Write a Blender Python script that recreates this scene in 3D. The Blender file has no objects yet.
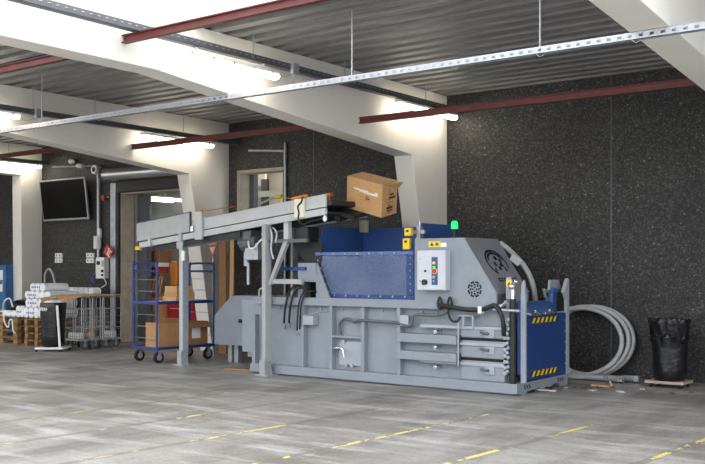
import bpy, bmesh, math, random
from math import sin, cos, pi, radians as R
from mathutils import Vector, Matrix
random.seed(7)
SC = bpy.context.scene
COL = SC.collection

# ------------------------------------------------------------------ survey: photo pixel -> place
TH = R(36.8); FPX = 953.0; CU = 352.5; CV = 269.0; EYE = 1.6
CT, ST = cos(TH), sin(TH)
def ray(u, v):
    t = (u - CU) / FPX
    return (CT*t - ST, ST*t + CT, (CV - v) / FPX)
def PY(u, v, Y):
    r = ray(u, v); d = Y / r[1]; return Vector((r[0]*d, Y, EYE + r[2]*d))
def PX(u, v, X):
    r = ray(u, v); d = X / r[0]; return Vector((X, r[1]*d, EYE + r[2]*d))
def PZ(u, v, Z=0.0):
    r = ray(u, v); d = (Z - EYE) / r[2]; return Vector((r[0]*d, r[1]*d, Z))

# ------------------------------------------------------------------ materials
def lin(c):
    return tuple(((x/255)/12.92 if x/255 <= .04045 else ((x/255+.055)/1.055)**2.4) for x in c)
def mat(name, rgb, rough=.5, metal=0., var=.12, scale=6., bump=0., spec=.5, emit=None, es=0., rgb2=None, stretch=None):
    m = bpy.data.materials.new(name); m.use_nodes = True
    n = m.node_tree.nodes; l = m.node_tree.links
    b = n['Principled BSDF']
    c = lin(rgb)
    c2 = lin(rgb2) if rgb2 else tuple(x*(1-var*2) for x in c)
    tc = n.new('ShaderNodeTexCoord'); mp = n.new('ShaderNodeMapping')
    l.new(tc.outputs['Object'], mp.inputs[0])
    if stretch: mp.inputs['Scale'].default_value = stretch
    nz = n.new('ShaderNodeTexNoise'); nz.inputs['Scale'].default_value = scale; nz.inputs['Detail'].default_value = 6
    nz.inputs['Roughness'].default_value = .65
    l.new(mp.outputs[0], nz.inputs['Vector'])
    rp = n.new('ShaderNodeValToRGB')
    rp.color_ramp.elements[0].position = .35; rp.color_ramp.elements[1].position = .65
    rp.color_ramp.elements[0].color = (*c2, 1); rp.color_ramp.elements[1].color = (*c, 1)
    l.new(nz.outputs['Fac'], rp.inputs[0]); l.new(rp.outputs[0], b.inputs['Base Color'])
    b.inputs['Roughness'].default_value = rough; b.inputs['Metallic'].default_value = metal
    b.inputs['Specular IOR Level'].default_value = spec
    if bump:
        bp = n.new('ShaderNodeBump'); bp.inputs['Strength'].default_value = bump; bp.inputs['Distance'].default_value = .02
        l.new(nz.outputs['Fac'], bp.inputs['Height']); l.new(bp.outputs[0], b.inputs['Normal'])
    if emit:
        b.inputs['Emission Color'].default_value = (*lin(emit), 1); b.inputs['Emission Strength'].default_value = es
    return m

def floor_mat():
    m = bpy.data.materials.new('polished_concrete'); m.use_nodes = True
    n = m.node_tree.nodes; l = m.node_tree.links; b = n['Principled BSDF']
    tc = n.new('ShaderNodeTexCoord')
    def noise(scale, stretch=(1,1,1), det=6, rot=0, rough=.6):
        mp = n.new('ShaderNodeMapping'); mp.inputs['Scale'].default_value = stretch; mp.inputs['Rotation'].default_value = (0,0,rot)
        l.new(tc.outputs['Object'], mp.inputs[0])
        z = n.new('ShaderNodeTexNoise'); z.inputs['Scale'].default_value = scale; z.inputs['Detail'].default_value = det
        z.inputs['Roughness'].default_value = rough
        l.new(mp.outputs[0], z.inputs['Vector']); return z.outputs['Fac']
    def ramp(f, p0, c0, p1, c1):
        r = n.new('ShaderNodeValToRGB'); e = r.color_ramp.elements
        e[0].position = p0; e[1].position = p1; e[0].color = (*c0, 1); e[1].color = (*c1, 1)
        l.new(f, r.inputs[0]); return r.outputs[0]
    def mix(a, bb, f, mode='MIX'):
        x = n.new('ShaderNodeMix'); x.data_type = 'RGBA'; x.blend_type = mode
        for s, v in ((6, a), (7, bb)):
            if isinstance(v, tuple): x.inputs[s].default_value = (*v, 1)
            else: l.new(v, x.inputs[s])
        if isinstance(f, float): x.inputs[0].default_value = f
        else: l.new(f, x.inputs[0])
        return x.outputs[2]
    def math_(op, a, bb=None, c=None):
        x = n.new('ShaderNodeMath'); x.operation = op
        for i, v in enumerate((a, bb, c)):
            if v is None: continue
            if isinstance(v, (int, float)): x.inputs[i].default_value = v
            else: l.new(v, x.inputs[i])
        return x.outputs[0]
    big = noise(.35, det=4)
    base = ramp(big, .35, lin((124,118,111)), .62, lin((154,151,147)))
    stk = noise(1.6, (1.0, .28, 1), 7, R(25))
    base = mix(base, lin((100,96,92)), ramp(stk, .47, (0,0,0), .68, (.75,.75,.75)))
    stk2 = noise(2.6, (.25, 1.2, 1), 7, R(-12))
    base = mix(base, lin((190,189,187)), ramp(stk2, .5, (0,0,0), .68, (.75,.75,.75)))
    fine = noise(26, det=5)
    base = mix(base, lin((86,80,74)), ramp(fine, .53, (0,0,0), .70, (.6,.6,.6)))
    scr = noise(5.5, (.16, 1.6, 1), 8, R(18), .7)
    base = mix(base, lin((92,88,84)), ramp(scr, .52, (0,0,0), .66, (.42,.42,.42)))
    # worn yellow lane lines
    a = R(86)
    vd = n.new('ShaderNodeVectorMath'); vd.operation = 'DOT_PRODUCT'; vd.inputs[1].default_value = (sin(a), -cos(a), 0)
    l.new(tc.outputs['Object'], vd.inputs[0])
    wob = math_('MULTIPLY', math_('SUBTRACT', noise(7, det=3), .5), .03)
    cc = math_('ADD', vd.outputs['Value'], wob)
    k = math_('DIVIDE', math_('ADD', cc, 3.34), 1.19)
    f = math_('MULTIPLY', math_('ABSOLUTE', math_('SUBTRACT', math_('FRACT', math_('ADD', k, .5)), .5)), 1.19)
    line = math_('LESS_THAN', f, .03)
    sep = n.new('ShaderNodeSeparateXYZ'); l.new(tc.outputs['Object'], sep.inputs[0])
    line = math_('MULTIPLY', line, math_('LESS_THAN', sep.outputs[1], 9.3))
    line = math_('MULTIPLY', line, math_('LESS_THAN', cc, -2.6))
    line = math_('MULTIPLY', line, math_('GREATER_THAN', cc, -9.9))
    wear = noise(3.2, (1, .5, 1), 8, rough=.75)
    thr = math_('ADD', .495, math_('MULTIPLY', math_('SUBTRACT', -3.3, cc), .013))
    worn = math_('GREATER_THAN', wear, thr)
    edge = math_('MULTIPLY', math_('LESS_THAN', f, .045), math_('MULTIPLY', math_('LESS_THAN', sep.outputs[1], 9.3), math_('MULTIPLY', math_('LESS_THAN', cc, -2.6), math_('GREATER_THAN', cc, -9.9))))
    base = mix(base, lin((108,102,92)), math_('MULTIPLY', edge, .55))
    base = mix(base, lin((220,204,120)), math_('MULTIPLY', math_('MULTIPLY', line, worn), .85))
    l.new(base, b.inputs['Base Color'])
    rr = n.new('ShaderNodeMapRange'); l.new(stk, rr.inputs[0])
    rr.inputs[1].default_value = .3; rr.inputs[2].default_value = .7; rr.inputs[3].default_value = .32; rr.inputs[4].default_value = .6
    l.new(rr.outputs[0], b.inputs['Roughness'])
    bp = n.new('ShaderNodeBump'); bp.inputs['Strength'].default_value = .12; bp.inputs['Distance'].default_value = .01
    l.new(fine, bp.inputs['Height']); l.new(bp.outputs[0], b.inputs['Normal'])
    return m

def granite_mat():
    m = bpy.data.materials.new('dark_exposed_aggregate'); m.use_nodes = True
    n = m.node_tree.nodes; l = m.node_tree.links; b = n['Principled BSDF']
    tc = n.new('ShaderNodeTexCoord')
    vo = n.new('ShaderNodeTexVoronoi'); vo.inputs['Scale'].default_value = 52
    l.new(tc.outputs['Object'], vo.inputs['Vector'])
    sp = n.new('ShaderNodeSeparateColor'); l.new(vo.outputs['Color'], sp.inputs[0])
    r = n.new('ShaderNodeValToRGB'); e = r.color_ramp.elements
    e[0].position = 0; e[0].color = (*lin((28,28,29)), 1); e[1].position = 1; e[1].color = (*lin((128,126,122)), 1)
    for p, c in ((.45, (36,36,36)), (.70, (56,55,54)), (.95, (74,72,70)), (.988, (88,86,83))):
        q = e.new(p); q.color = (*lin(c), 1)
    l.new(sp.outputs[0], r.inputs[0])
    nz = n.new('ShaderNodeTexNoise'); nz.inputs['Scale'].default_value = 1.1; nz.inputs['Detail'].default_value = 5
    l.new(tc.outputs['Object'], nz.inputs['Vector'])
    mr = n.new('ShaderNodeMapRange'); l.new(nz.outputs['Fac'], mr.inputs[0])
    mr.inputs[1].default_value = .3; mr.inputs[2].default_value = .7; mr.inputs[3].default_value = .75; mr.inputs[4].default_value = 1.15
    mx = n.new('ShaderNodeMix'); mx.data_type = 'RGBA'; mx.blend_type = 'MULTIPLY'; mx.inputs[0].default_value = 1
    l.new(r.outputs[0], mx.inputs[6]); l.new(mr.outputs[0], mx.inputs[7])
    l.new(mx.outputs[2], b.inputs['Base Color'])
    b.inputs['Roughness'].default_value = .62
    bp = n.new('ShaderNodeBump'); bp.inputs['Strength'].default_value = .35; bp.inputs['Distance'].default_value = .012
    l.new(sp.outputs[1], bp.inputs['Height']); l.new(bp.outputs[0], b.inputs['Normal'])
    return m

def plexi_mat(name, rgb, alpha, rough=.3):
    m = bpy.data.materials.new(name); m.use_nodes = True
    n = m.node_tree.nodes; l = m.node_tree.links; b = n['Principled BSDF']
    b.inputs['Base Color'].default_value = (*lin(rgb), 1); b.inputs['Roughness'].default_value = rough
    tr = n.new('ShaderNodeBsdfTransparent'); mx = n.new('ShaderNodeMixShader')
    tc = n.new('ShaderNodeTexCoord'); nz = n.new('ShaderNodeTexNoise'); nz.inputs['Scale'].default_value = 1.6; nz.inputs['Detail'].default_value = 2
    nz.inputs['Roughness'].default_value = .5
    l.new(tc.outputs['Object'], nz.inputs['Vector'])
    mr = n.new('ShaderNodeMapRange'); l.new(nz.outputs['Fac'], mr.inputs[0])
    mr.inputs[1].default_value = .3; mr.inputs[2].default_value = .7; mr.inputs[3].default_value = max(alpha-.15, 0); mr.inputs[4].default_value = min(alpha+.15, 1)
    l.new(mr.outputs[0], mx.inputs[0]); l.new(tr.outputs[0], mx.inputs[1]); l.new(b.outputs[0], mx.inputs[2])
    l.new(mx.outputs[0], n['Material Output'].inputs[0])
    return m

M = dict(
 floor=floor_mat(), granite=granite_mat(),
 white_wall=mat('white_painted_concrete', (226,222,214), .7, var=.04, scale=1.5),
 beam=mat('white_concrete_frame', (224,220,213), .7, var=.03, scale=2.0),
 reveal=mat('bare_concrete', (182,170,154), .85, var=.12, scale=4, bump=.2),
 deck=mat('galvanized_deck', (150,150,150), .5, metal=.2, var=.2, scale=3, stretch=(.3,3,3)),
 red=mat('red_oxide_steel', (104,44,40), .55, var=.15, scale=5),
 galv=mat('galvanized_steel', (176,181,188), .42, metal=.55, var=.12, scale=14),
 chrome=mat('chrome', (215,217,220), .22, metal=.9, var=.04),
 tray=mat('zinc_strut', (185,190,196), .4, metal=.4, var=.1, scale=20),
 darktray=mat('dark_strut', (98,101,106), .5, metal=.3, var=.1),
 grey=mat('machine_grey_paint', (134,141,151), .45, var=.05, scale=5),
 grey2=mat('light_grey_paint', (158,163,173), .45, var=.05, scale=5),
 warmgrey=mat('warm_lit_grey_paint', (136,136,143), .42, var=.06, scale=4),  # machine grey with the warm light on the sloping panel mixed into its colour
 cabgrey=mat('cabinet_grey', (192,195,203), .4, var=.03),
 conv=mat('conveyor_grey_paint', (186,189,190), .5, var=.06, scale=3),
 legp=mat('leg_grey_paint', (162,165,166), .5, var=.06, scale=3),
 convd=mat('conveyor_cover_grey', (172,177,177), .55, var=.07, scale=5),
 cream=mat('cream_paint', (226,222,204), .5, var=.04),
 blue=mat('blue_paint', (48,84,142), .4, var=.08, scale=5),
 lip=mat('pale_blue_paint', (84,112,164), .45, var=.1),
 dblue=mat('dark_blue_paint', (30,64,124), .42, var=.1, scale=7),
 tblue=mat('trolley_blue_paint', (24,54,122), .4, var=.08),
 navy=mat('navy_print', (24,32,58), .5, var=.08),
 black=mat('black_rubber', (24,24,26), .5, var=.1),
 slot=mat('black_slot', (10,10,11), .8, var=.05),
 belt=mat('belt_rubber', (38,38,40), .55, var=.12),
 bag=mat('black_bag_plastic', (20,20,24), .27, var=.15, scale=7, bump=.9),
 card=mat('cardboard', (196,152,104), .8, var=.07, scale=8, stretch=(1,1,4)),
 card3=mat('tan_cardboard', (176,134,92), .8, var=.08, scale=8),
 card2=mat('brown_cardboard', (150,110,74), .8, var=.1, scale=8),
 cardl=mat('light_cardboard', (206,164,116), .8, var=.06, scale=8),
 tape=plexi_mat('clear_tape', (245,240,232), .75, .2),
 ink=mat('printed_ink', (78,52,34), .8, var=.05),
 wood=mat('pallet_wood', (132,100,66), .8, var=.2, scale=7, stretch=(1,6,6)),
 wood2=mat('pallet_block_wood', (158,120,74), .8, var=.15, scale=9),
 white=mat('white_plastic', (232,232,230), .45, var=.03),
 film=mat('white_film', (240,242,246), .3, var=.06, scale=12, bump=.2),
 print_blue=mat('blue_print', (52,84,156), .5, var=.1),
 print_red=mat('red_print', (170,46,52), .5, var=.1),
 yellow=mat('yellow_plastic', (236,200,34), .45, var=.05),
 orange=mat('orange_plastic', (214,132,36), .45, var=.08),
 signred=mat('sign_red', (196,38,36), .45, var=.04),
 crate=mat('red_crate_plastic', (178,30,34), .45, var=.1),
 screen=mat('black_screen', (8,8,9), .5, var=.02, spec=.08),
 bezel=mat('silver_bezel', (160,162,165), .35, metal=.5, var=.05),
 lamp=mat('lamp_diffuser', (250,250,250), .4, var=.01, emit=(255,244,222), es=16.),
 green=mat('green_beacon', (30,220,110), .3, var=.02, emit=(20,235,90), es=1.2),
 plexi=plexi_mat('scratched_plexiglass', (118,132,166), .36, .3),
 glass=plexi_mat('pane_glass', (200,210,215), .18, .05),
 tube=mat('grey_hose_plastic', (182,184,186), .35, var=.12, scale=12),
 backwall=mat('back_room_wall', (150,152,155), .7, var=.05, scale=2),
 leaf=mat('dry_scrap', (120,86,56), .85, var=.25, scale=20),
 lightscrap=mat('pale_scrap', (196,190,186), .7, var=.15, scale=20),
)

# ------------------------------------------------------------------ mesh builder
class MB:
    def __init__(s): s.v = []; s.f = []
    def add(s, vs, fs):
        o = len(s.v); s.v += [Vector(x) for x in vs]; s.f += [tuple(i+o for i in f) for f in fs]; return s
    def box(s, x0, x1, y0, y1, z0, z1):
        return s.add([(x0,y0,z0),(x1,y0,z0),(x1,y1,z0),(x0,y1,z0),(x0,y0,z1),(x1,y0,z1),(x1,y1,z1),(x0,y1,z1)],
                     [(3,2,1,0),(4,5,6,7),(0,1,5,4),(1,2,6,5),(2,3,7,6),(3,0,4,7)])
    def obox(s, c, ex, ey, ez):            # centre and three half-axis vectors
        c, ex, ey, ez = map(Vector, (c, ex, ey, ez))
        return s.add([c-ex-ey-ez, c+ex-ey-ez, c+ex+ey-ez, c-ex+ey-ez, c-ex-ey+ez, c+ex-ey+ez, c+ex+ey+ez, c-ex+ey+ez],
                     [(3,2,1,0),(4,5,6,7),(0,1,5,4),(1,2,6,5),(2,3,7,6),(3,0,4,7)])
    def plate(s, pts, off):                # polygon swept by a vector
        pts = [Vector(p) for p in pts]; off = Vector(off); n = len(pts)
        return s.add(pts + [p+off for p in pts], [tuple(range(n))[::-1], tuple(range(n, 2*n))] + [(i, (i+1) % n, n+(i+1) % n, n+i) for i in range(n)])
    def xz(s, pts, y0, y1): return s.plate([(x, y0, z) for x, z in pts], (0, y1-y0, 0))
    def yz(s, pts, x0, x1): return s.plate([(x0, y, z) for y, z in pts], (x1-x0, 0, 0))
    def xy(s, pts, z0, z1): return s.plate([(x, y, z0) for x, y in pts], (0, 0, z1-z0))
    def cyl(s, p, q, r, n=14, r2=None):
        p, q = Vector(p), Vector(q); d = (q-p).normalized(); r2 = r if r2 is None else r2
        a = d.orthogonal().normalized(); b = d.cross(a)
        vs = [p + (a*cos(2*pi*i/n) + b*sin(2*pi*i/n))*r for i in range(n)] + [q + (a*cos(2*pi*i/n) + b*sin(2*pi*i/n))*r2 for i in range(n)]
        return s.add(vs, [tuple(range(n))[::-1], tuple(range(n, 2*n))] + [(i, (i+1) % n, n+(i+1) % n, n+i) for i in range(n)])
    def tube(s, pts, r, n=8, sm=6, closed=False):
        P = [Vector(p) for p in pts]
        if sm > 1 and len(P) > 2:
            out = []; m = len(P)
            rng = range(m) if closed else range(m-1)
            for i in rng:
                p0 = P[(i-1) % m] if (closed or i > 0) else P[0]*2-P[1]
                p1, p2 = P[i], P[(i+1) % m]
                p3 = P[(i+2) % m] if (closed or i+2 < m) else P[-1]*2-P[-2]
                for k in range(sm):
                    t = k/sm
                    out.append(.5*((2*p1)+(p2-p0)*t+(2*p0-5*p1+4*p2-p3)*t*t+(3*p1-p0-3*p2+p3)*t**3))
            if not closed: out.append(P[-1])
            P = out
        m = len(P); vs = []; prev = None
        for i, p in enumerate(P):
            if closed: d = (P[(i+1) % m]-P[i-1]).normalized()
            else: d = (P[min(i+1, m-1)]-P[max(i-1, 0)]).normalized()
            a = d.orthogonal().normalized() if prev is None else (prev - d*prev.dot(d)).normalized()
            prev = a; b = d.cross(a)
            vs += [p + (a*cos(2*pi*k/n)+b*sin(2*pi*k/n))*r for k in range(n)]
        fs = []
        for i in range(m if closed else m-1):
            j = (i+1) % m
            fs += [(i*n+k, i*n+(k+1) % n, j*n+(k+1) % n, j*n+k) for k in range(n)]
        if not closed: fs += [tuple(range(n))[::-1], tuple(range((m-1)*n, m*n))]
        return s.add(vs, fs)
    def sphere(s, c, r, sc=(1,1,1), n=14, m=8):
        c = Vector(c); vs = [c+Vector((0,0,r*sc[2]))]; fs = []
        for i in range(1, m):
            a = pi*i/m
            vs += [c+Vector((r*sc[0]*sin(a)*cos(2*pi*k/n), r*sc[1]*sin(a)*sin(2*pi*k/n), r*sc[2]*cos(a))) for k in range(n)]
        vs.append(c-Vector((0,0,r*sc[2])))
        fs += [(0, 1+k, 1+(k+1) % n) for k in range(n)]
        for i in range(m-2):
            o = 1+i*n; fs += [(o+k, o+n+k, o+n+(k+1) % n, o+(k+1) % n) for k in range(n)]
        o = 1+(m-2)*n; fs += [(o+k, len(vs)-1, o+(k+1) % n) for k in range(n)]
        return s.add(vs, fs)
    def lathe(s, prof, c=(0,0,0), n=20, fn=None):  # profile of (radius, z)
        c = Vector(c); vs = []; fs = []
        for i, (r, z) in enumerate(prof):
            for k in range(n):
                a = 2*pi*k/n; rr = r*(fn(a, z, i) if fn else 1)
                vs.append(c+Vector((rr*cos(a), rr*sin(a), z)))
        for i in range(len(prof)-1):
            fs += [(i*n+k, i*n+(k+1) % n, (i+1)*n+(k+1) % n, (i+1)*n+k) for k in range(n)]
        fs += [tuple(range(n))[::-1], tuple(range((len(prof)-1)*n, len(prof)*n))]
        return s.add(vs, fs)
    def build(s, name, m, parent=None, bevel=0, smooth=False, local=False):
        off = Vector((0,0,0))
        if parent is not None and not local:
            p = parent
            while p is not None: off += p.location; p = p.parent
        me = bpy.data.meshes.new(name); me.from_pydata([v-off for v in s.v], [], s.f); me.update()
        bm = bmesh.new(); bm.from_mesh(me); bmesh.ops.recalc_face_normals(bm, faces=bm.faces); bm.to_mesh(me); bm.free()
        if smooth:
            for p in me.polygons: p.use_smooth = True
            try: me.set_sharp_from_angle(angle=R(40))
            except Exception: pass
        o = bpy.data.objects.new(name, me); COL.objects.link(o); o.data.materials.append(M[m] if isinstance(m, str) else m)
        if parent is not None: o.parent = parent
        if bevel:
            b = o.modifiers.new('bevel', 'BEVEL'); b.width = bevel; b.segments = 2; b.limit_method = 'ANGLE'
        return o
def tag(o, label, cat, group=None, kind=None):
    o['label'] = label; o['category'] = cat
    if group: o['group'] = group
    if kind: o['kind'] = kind
    return o
def empty(name, loc, label, cat, group=None, rz=0):
    o = bpy.data.objects.new(name, None); COL.objects.link(o); o.location = loc; o.rotation_euler.z = rz
    o.empty_display_size = .1
    return tag(o, label, cat, group)
def struct(o):
    o['kind'] = 'structure'; return o
def copy_tree(o, parent=None):
    c = o.copy(); COL.objects.link(c); c.parent = parent
    for ch in list(o.children): copy_tree(ch, c)
    return c
def dup(o, loc, label=None, rz=None):
    c = copy_tree(o); c.location = loc
    if label: c['label'] = label
    if rz is not None: c.rotation_euler.z = rz
    return c

# ------------------------------------------------------------------ building shell
W = 13.65; CEIL = 4.48
XC, XB, XA, XD = -8.246, -13.267, -19.383, -2.815
struct(MB().box(-27, 5, -5, 19, -.2, 0).build('floor', 'floor'))
D1L, D1R, D1T = -16.53, -13.55, 3.24
D2L, D2R, D2T = -12.97, -11.86, 3.47
wb = MB()
for a in ((-27, D1L, 0, CEIL), (D1L, D1R, D1T, CEIL), (D1R, D2L, 0, CEIL), (D2L, D2R, D2T, CEIL), (D2L, D2R, 0, 2.5), (D2R, -11.12, 0, CEIL), (-11.105, -5.42, 0, CEIL), (-5.40, 0, 0, CEIL), (.015, 5, 0, CEIL)):
    wb.box(a[0], a[1], W, W+.24, a[2], a[3])
wb.box(-27, 5, W+.24, W+.26, CEIL-.5, CEIL)
for x in (-11.1125, -5.41, .0075): wb.box(x-.03, x+.03, W+.03, W+.2, 0, CEIL)
struct(MB().box(-5.417, -5.403, W-.003, W+.03, 0, CEIL).box(-11.118, -11.108, W-.003, W+.03, 0, CEIL).build('trim_9', 'darktray'))
struct(wb.build('wall_back', 'granite'))
# reveals of the two openings (bare concrete wall thickness)
struct(MB().box(D1L-.02, D1L+.006, W-.005, W+.36, 0, D1T).box(D1L-.02, D1R, W-.004, W+.36, D1T-.006, D1T+.02).build('trim_1', 'reveal'))
struct(MB().box(D2L-.02, D2L+.006, W-.01, W+.27, 2.5, D2T).box(D2L-.02, D2R, W-.01, W+.27, D2T-.006, D2T+.02).box(D2L-.06, D2L-.02, W-.02, W+.02, 2.5, D2T+.04).box(D2L-.06, D2R+.02, W-.02, W+.02, D2T+.02, D2T+.06).build('trim_2', 'reveal'))
struct(MB().box(-27.2, -27, -5, 19, 0, CEIL).build('wall_left', 'white_wall'))
struct(MB().box(-27, -10, 17.2, 17.4, 0, CEIL).build('wall_rear', 'backwall'))
struct(MB().box(-27, -10, W+.26, 17.4, CEIL-.4, CEIL-.3).build('ceiling_rear', 'white_wall'))
struct(MB().box(5, 5.2, -5, 0, 0, CEIL).box(5, 5.2, 9.5, 19, 0, CEIL).box(5, 5.2, 0, 9.5, 3.9, CEIL).build('wall_right', 'white_wall'))

def deck(y0, y1, x0, x1):                 # trapezoidal steel deck, ribs along X
    mb = MB(); P = .3; prof = []
    y = y0
    while y < y1-.01:
        prof += [(y, 0), (y+.15, 0), (y+.165, .11), (y+.285, .11)]; y += P
    n = len(prof)
    vs = [(x0, yy, CEIL+zz) for yy, zz in prof] + [(x1, yy, CEIL+zz) for yy, zz in prof]
    mb.add(vs, [(i, i+1, n+i+1, n+i) for i in range(n-1)])
    mb.box(x0, x1, y0, y1, CEIL+.115, CEIL+.16)
    return mb
ceil = deck(7.9, W, -27, 5); 
for y0_, y1_, x0_, x1_ in ((6.4, 7.9, -27, XC-.1),):
    c2 = deck(y0_, y1_, x0_, x1_); ceil.add(c2.v, c2.f)
struct(ceil.build('ceiling', 'deck'))
# upstand kerb of the roof light in the bay in front
struct(MB().box(XC-.1, 5, 7.88, 7.93, CEIL-.0, CEIL+.3).box(-27, XC-.15, 6.3, 6.4, CEIL, CEIL+.3).box(XC-.15, XC-.1, 6.3, 7.93, CEIL+.14, CEIL+.3).build('trim_3', 'white_wall'))
struct(MB().box(-27, -9, -5.2, -5, 0, CEIL).box(-2, 5, -5.2, -5, 0, CEIL).build('wall_front', 'white_wall'))

def frame(X, idx, poly, t=.34):
    struct(MB().yz(poly, X-t, X).build('trim_%d' % idx, 'beam', bevel=.006))
std = [(-5.0, 3.86), (7.32, 3.86), (12.588, 3.40), (12.79, 2.46), (13.2, 0), (W, 0), (W, CEIL), (7.9, CEIL), (7.9, CEIL+.3), (-5.0, CEIL+.3)]
frame(XC, 4, std); frame(XB, 5, std); frame(XD, 6, std, .37)
frame(XA, 7, [(1.0, 3.86), (13.08, 3.78), (13.12, 0), (W, 0), (W, CEIL), (1.0, CEIL)])

# red purlins between the frames: I section along X
def purlin(x0, x1, y, z, label):
    mb = MB(); h = .045
    mb.box(x0, x1, y-.035, y+.035, z+h-.012, z+h).box(x0, x1, y-.035, y+.035, z-h, z-h+.012).box(x0, x1, y-.006, y+.006, z-h+.012, z+h-.012)
    tag(mb.build('steel_purlin', 'red'), label, 'steel beam', 'red steel purlins between the concrete frames')
purlin(XC, XD-.37, 11.2, 3.765, 'red steel purlin crossing in front of the dark wall at upper right')
purlin(XC, XD-.37, 6.85, 4.11, 'red steel purlin along the edge of the roof light at top')
purlin(XB, XC-.34, 11.2, 3.765, 'red steel purlin behind the middle frame, passing below the short tube lights')
purlin(XB, XC-.34, 6.85, 4.07, 'red steel purlin close to the ceiling at the far upper left')
purlin(XA, XB-.34, 11.9, 4.03, 'short dark red purlin stub seen under the left concrete beam')

# ------------------------------------------------------------------ cable trays and lights
def tray_x(x0, x1, y, z):                 # slotted strut along X
    t = empty('cable_tray', (x0, y, z), 'long slotted zinc cable tray running across the whole ceiling in front', 'cable tray', 'cable trays')
    h, w = .033, .06
    mb = MB().box(x0, x1, y-w/2, y-w/2+.004, z+.012, z+h).box(x0, x1, y-w/2, y-w/2+.004, z-h, z-.012)
    x = x0
    while x < x1:
        mb.box(x, min(x+.06, x1), y-w/2, y-w/2+.004, z-.012, z+.012); x += .1
    mb.box(x0, x1, y-w/2, y+w/2, z-h, z-h+.004).box(x0, x1, y+w/2-.004, y+w/2, z-h, z+h)
    mb.build('channel', 'tray', t)
    for u in (352, 540):
        p = PY(u, 60, y)
        MB().cyl((p.x, y, z-h), (p.x, y, CEIL), .009, 8).build('hanger_rod', 'galv', t)
    p = PY(42, 100, y)
    MB().cyl((p.x, y, z-h), (p.x, y, CEIL), .007, 8).build('hanger_rod', 'galv', t)
    for k in range(12):
        xx = x0+.6+k*.95
        MB().tube([(xx, y-.03, z-h), (xx+.03, y-.03, z-h-.03), (xx+.06, y, z-h-.01)], .004, 5, 3).build('cable_clip', 'galv', t)
tray_x(XB+.01, 1.5, 8.5, 3.72)

def tray_y(X, y0, y1, z, label, m='darktray', rods=()):
    t = empty('cable_tray', (X, y1, z), label, 'cable tray', 'cable trays')
    h, w = .04, .1
    mb = MB().box(X-w/2, X-w/2+.004, y0, y1, z-h, z+h).box(X+w/2-.004, X+w/2, y0, y1, z+.014, z+h).box(X+w/2-.004, X+w/2, y0, y1, z-h, z-.014)
    mb.box(X-w/2, X+w/2, y0, y1, z-h, z-h+.004)
    y = y0
    while y < y1: mb.box(X+w/2-.004, X+w/2, y, min(y+.06, y1), z-.014, z+.014); y += .1
    mb.build('channel', m, t)
    for r in rods: MB().cyl((X, r, z-h), (X, r, CEIL), .006, 8).build('hanger_rod', 'galv', t)
tray_y(XC+.25, 3.0, W, 4.19, 'slotted dark cable tray alongside the middle concrete frame, above the long tube light', 'darktray', (8.65, 10.5, 12.6))
tray_y(XB+.25, 3.0, W, 4.07, 'dark cable tray alongside the second concrete frame from the left', 'darktray', (9.0, 10.2, 12.2))
tray_y(XA+.25, 3.0, W, 4.08, 'dark cable tray alongside the leftmost concrete frame', 'darktray', (11.4, 12.6))

def luminaire(X, y0, y1, z, label, top=.10):
    t = empty('tube_light', (X, (y0+y1)/2, z), label, 'light', 'ceiling tube lights')
    MB().box(X-.05, X+.05, y0, y1, z+.0, z+.045).box(X-.02, X+.02, y0+.25, y0+.29, z+.045, z+top).box(X-.02, X+.02, y1-.29, y1-.25, z+.045, z+top).build('housing', 'white', t, .008)
    pts = [(X-.055, z), (X-.055, z-.03), (X-.035, z-.055), (X+.035, z-.055), (X+.055, z-.03), (X+.055, z)]
    MB().xz(pts, y0+.02, y1-.02).build('diffuser', 'lamp', t, .006)
    mb = MB()
    for k in range(5):
        y = y0+.15+k*(y1-y0-.3)/4; MB().box(X+.053, X+.06, y-.015, y+.015, z-.02, z+.02).build('clip', 'galv', t)
luminaire(XC+.25, 7.42, 9.1, 4.05, 'long bright tube light on the middle concrete frame near the roof light')
luminaire(XC+.25, 11.8, 13.5, 4.09, 'tube light at the wall end of the middle frame, half behind the red purlin', .06)
luminaire(XB+.25, 11.2, 12.95, 3.96, 'tube light on the second frame, half behind the red purlin', .07)
luminaire(XB+.25, 7.05, 8.75, 3.98, 'tube light at the left edge just above the front cable tray', .05)
luminaire(XA+.25, 11.75, 13.45, 4.0, 'tube light at the left edge beside the leftmost frame, lower than the others', .05)
luminaire(-18.2, 15.2, 16.7, 3.35, 'tube light in the back room seen through the left doorway', .73)
luminaire(-17.3, 15.2, 16.7, 3.30, 'second tube light in the back room, right of the first through the doorway', .78)
luminaire(-13.7, 14.1, 15.6, 3.85, 'added unseen tube light brightening the back room behind the middle wall window', .23)  # added out of view to brighten the room behind the window

for (X, y, z, lab) in ((XC+.25, 9.35, 4.19, 'grey junction box on the cable tray at the end of the long tube light'),
                       (XB+.25, 9.05, 4.07, 'grey junction box on the cable tray of the second frame at left')):
    j = empty('junction_box', (X, y, z), lab, 'junction box', 'junction boxes on cable trays')
    MB().box(X+.05, X+.1, y-.06, y+.06, z-.09, z+.05).build('box', 'galv', j, .006)
    MB().tube([(X+.07, y, z-.09), (X+.06, y-.05, z-.2), (X+.09, y-.1, z-.33)], .006, 6).tube([(X+.07, y-.04, z-.09), (X+.05, y-.2, z-.16), (X+.02, y-.3, z-.12)], .006, 6).build('cable', 'tube', j)

# ------------------------------------------------------------------ left wall fittings
def onwall(u, v, off=0): return PY(u, v, W-off)
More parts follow.
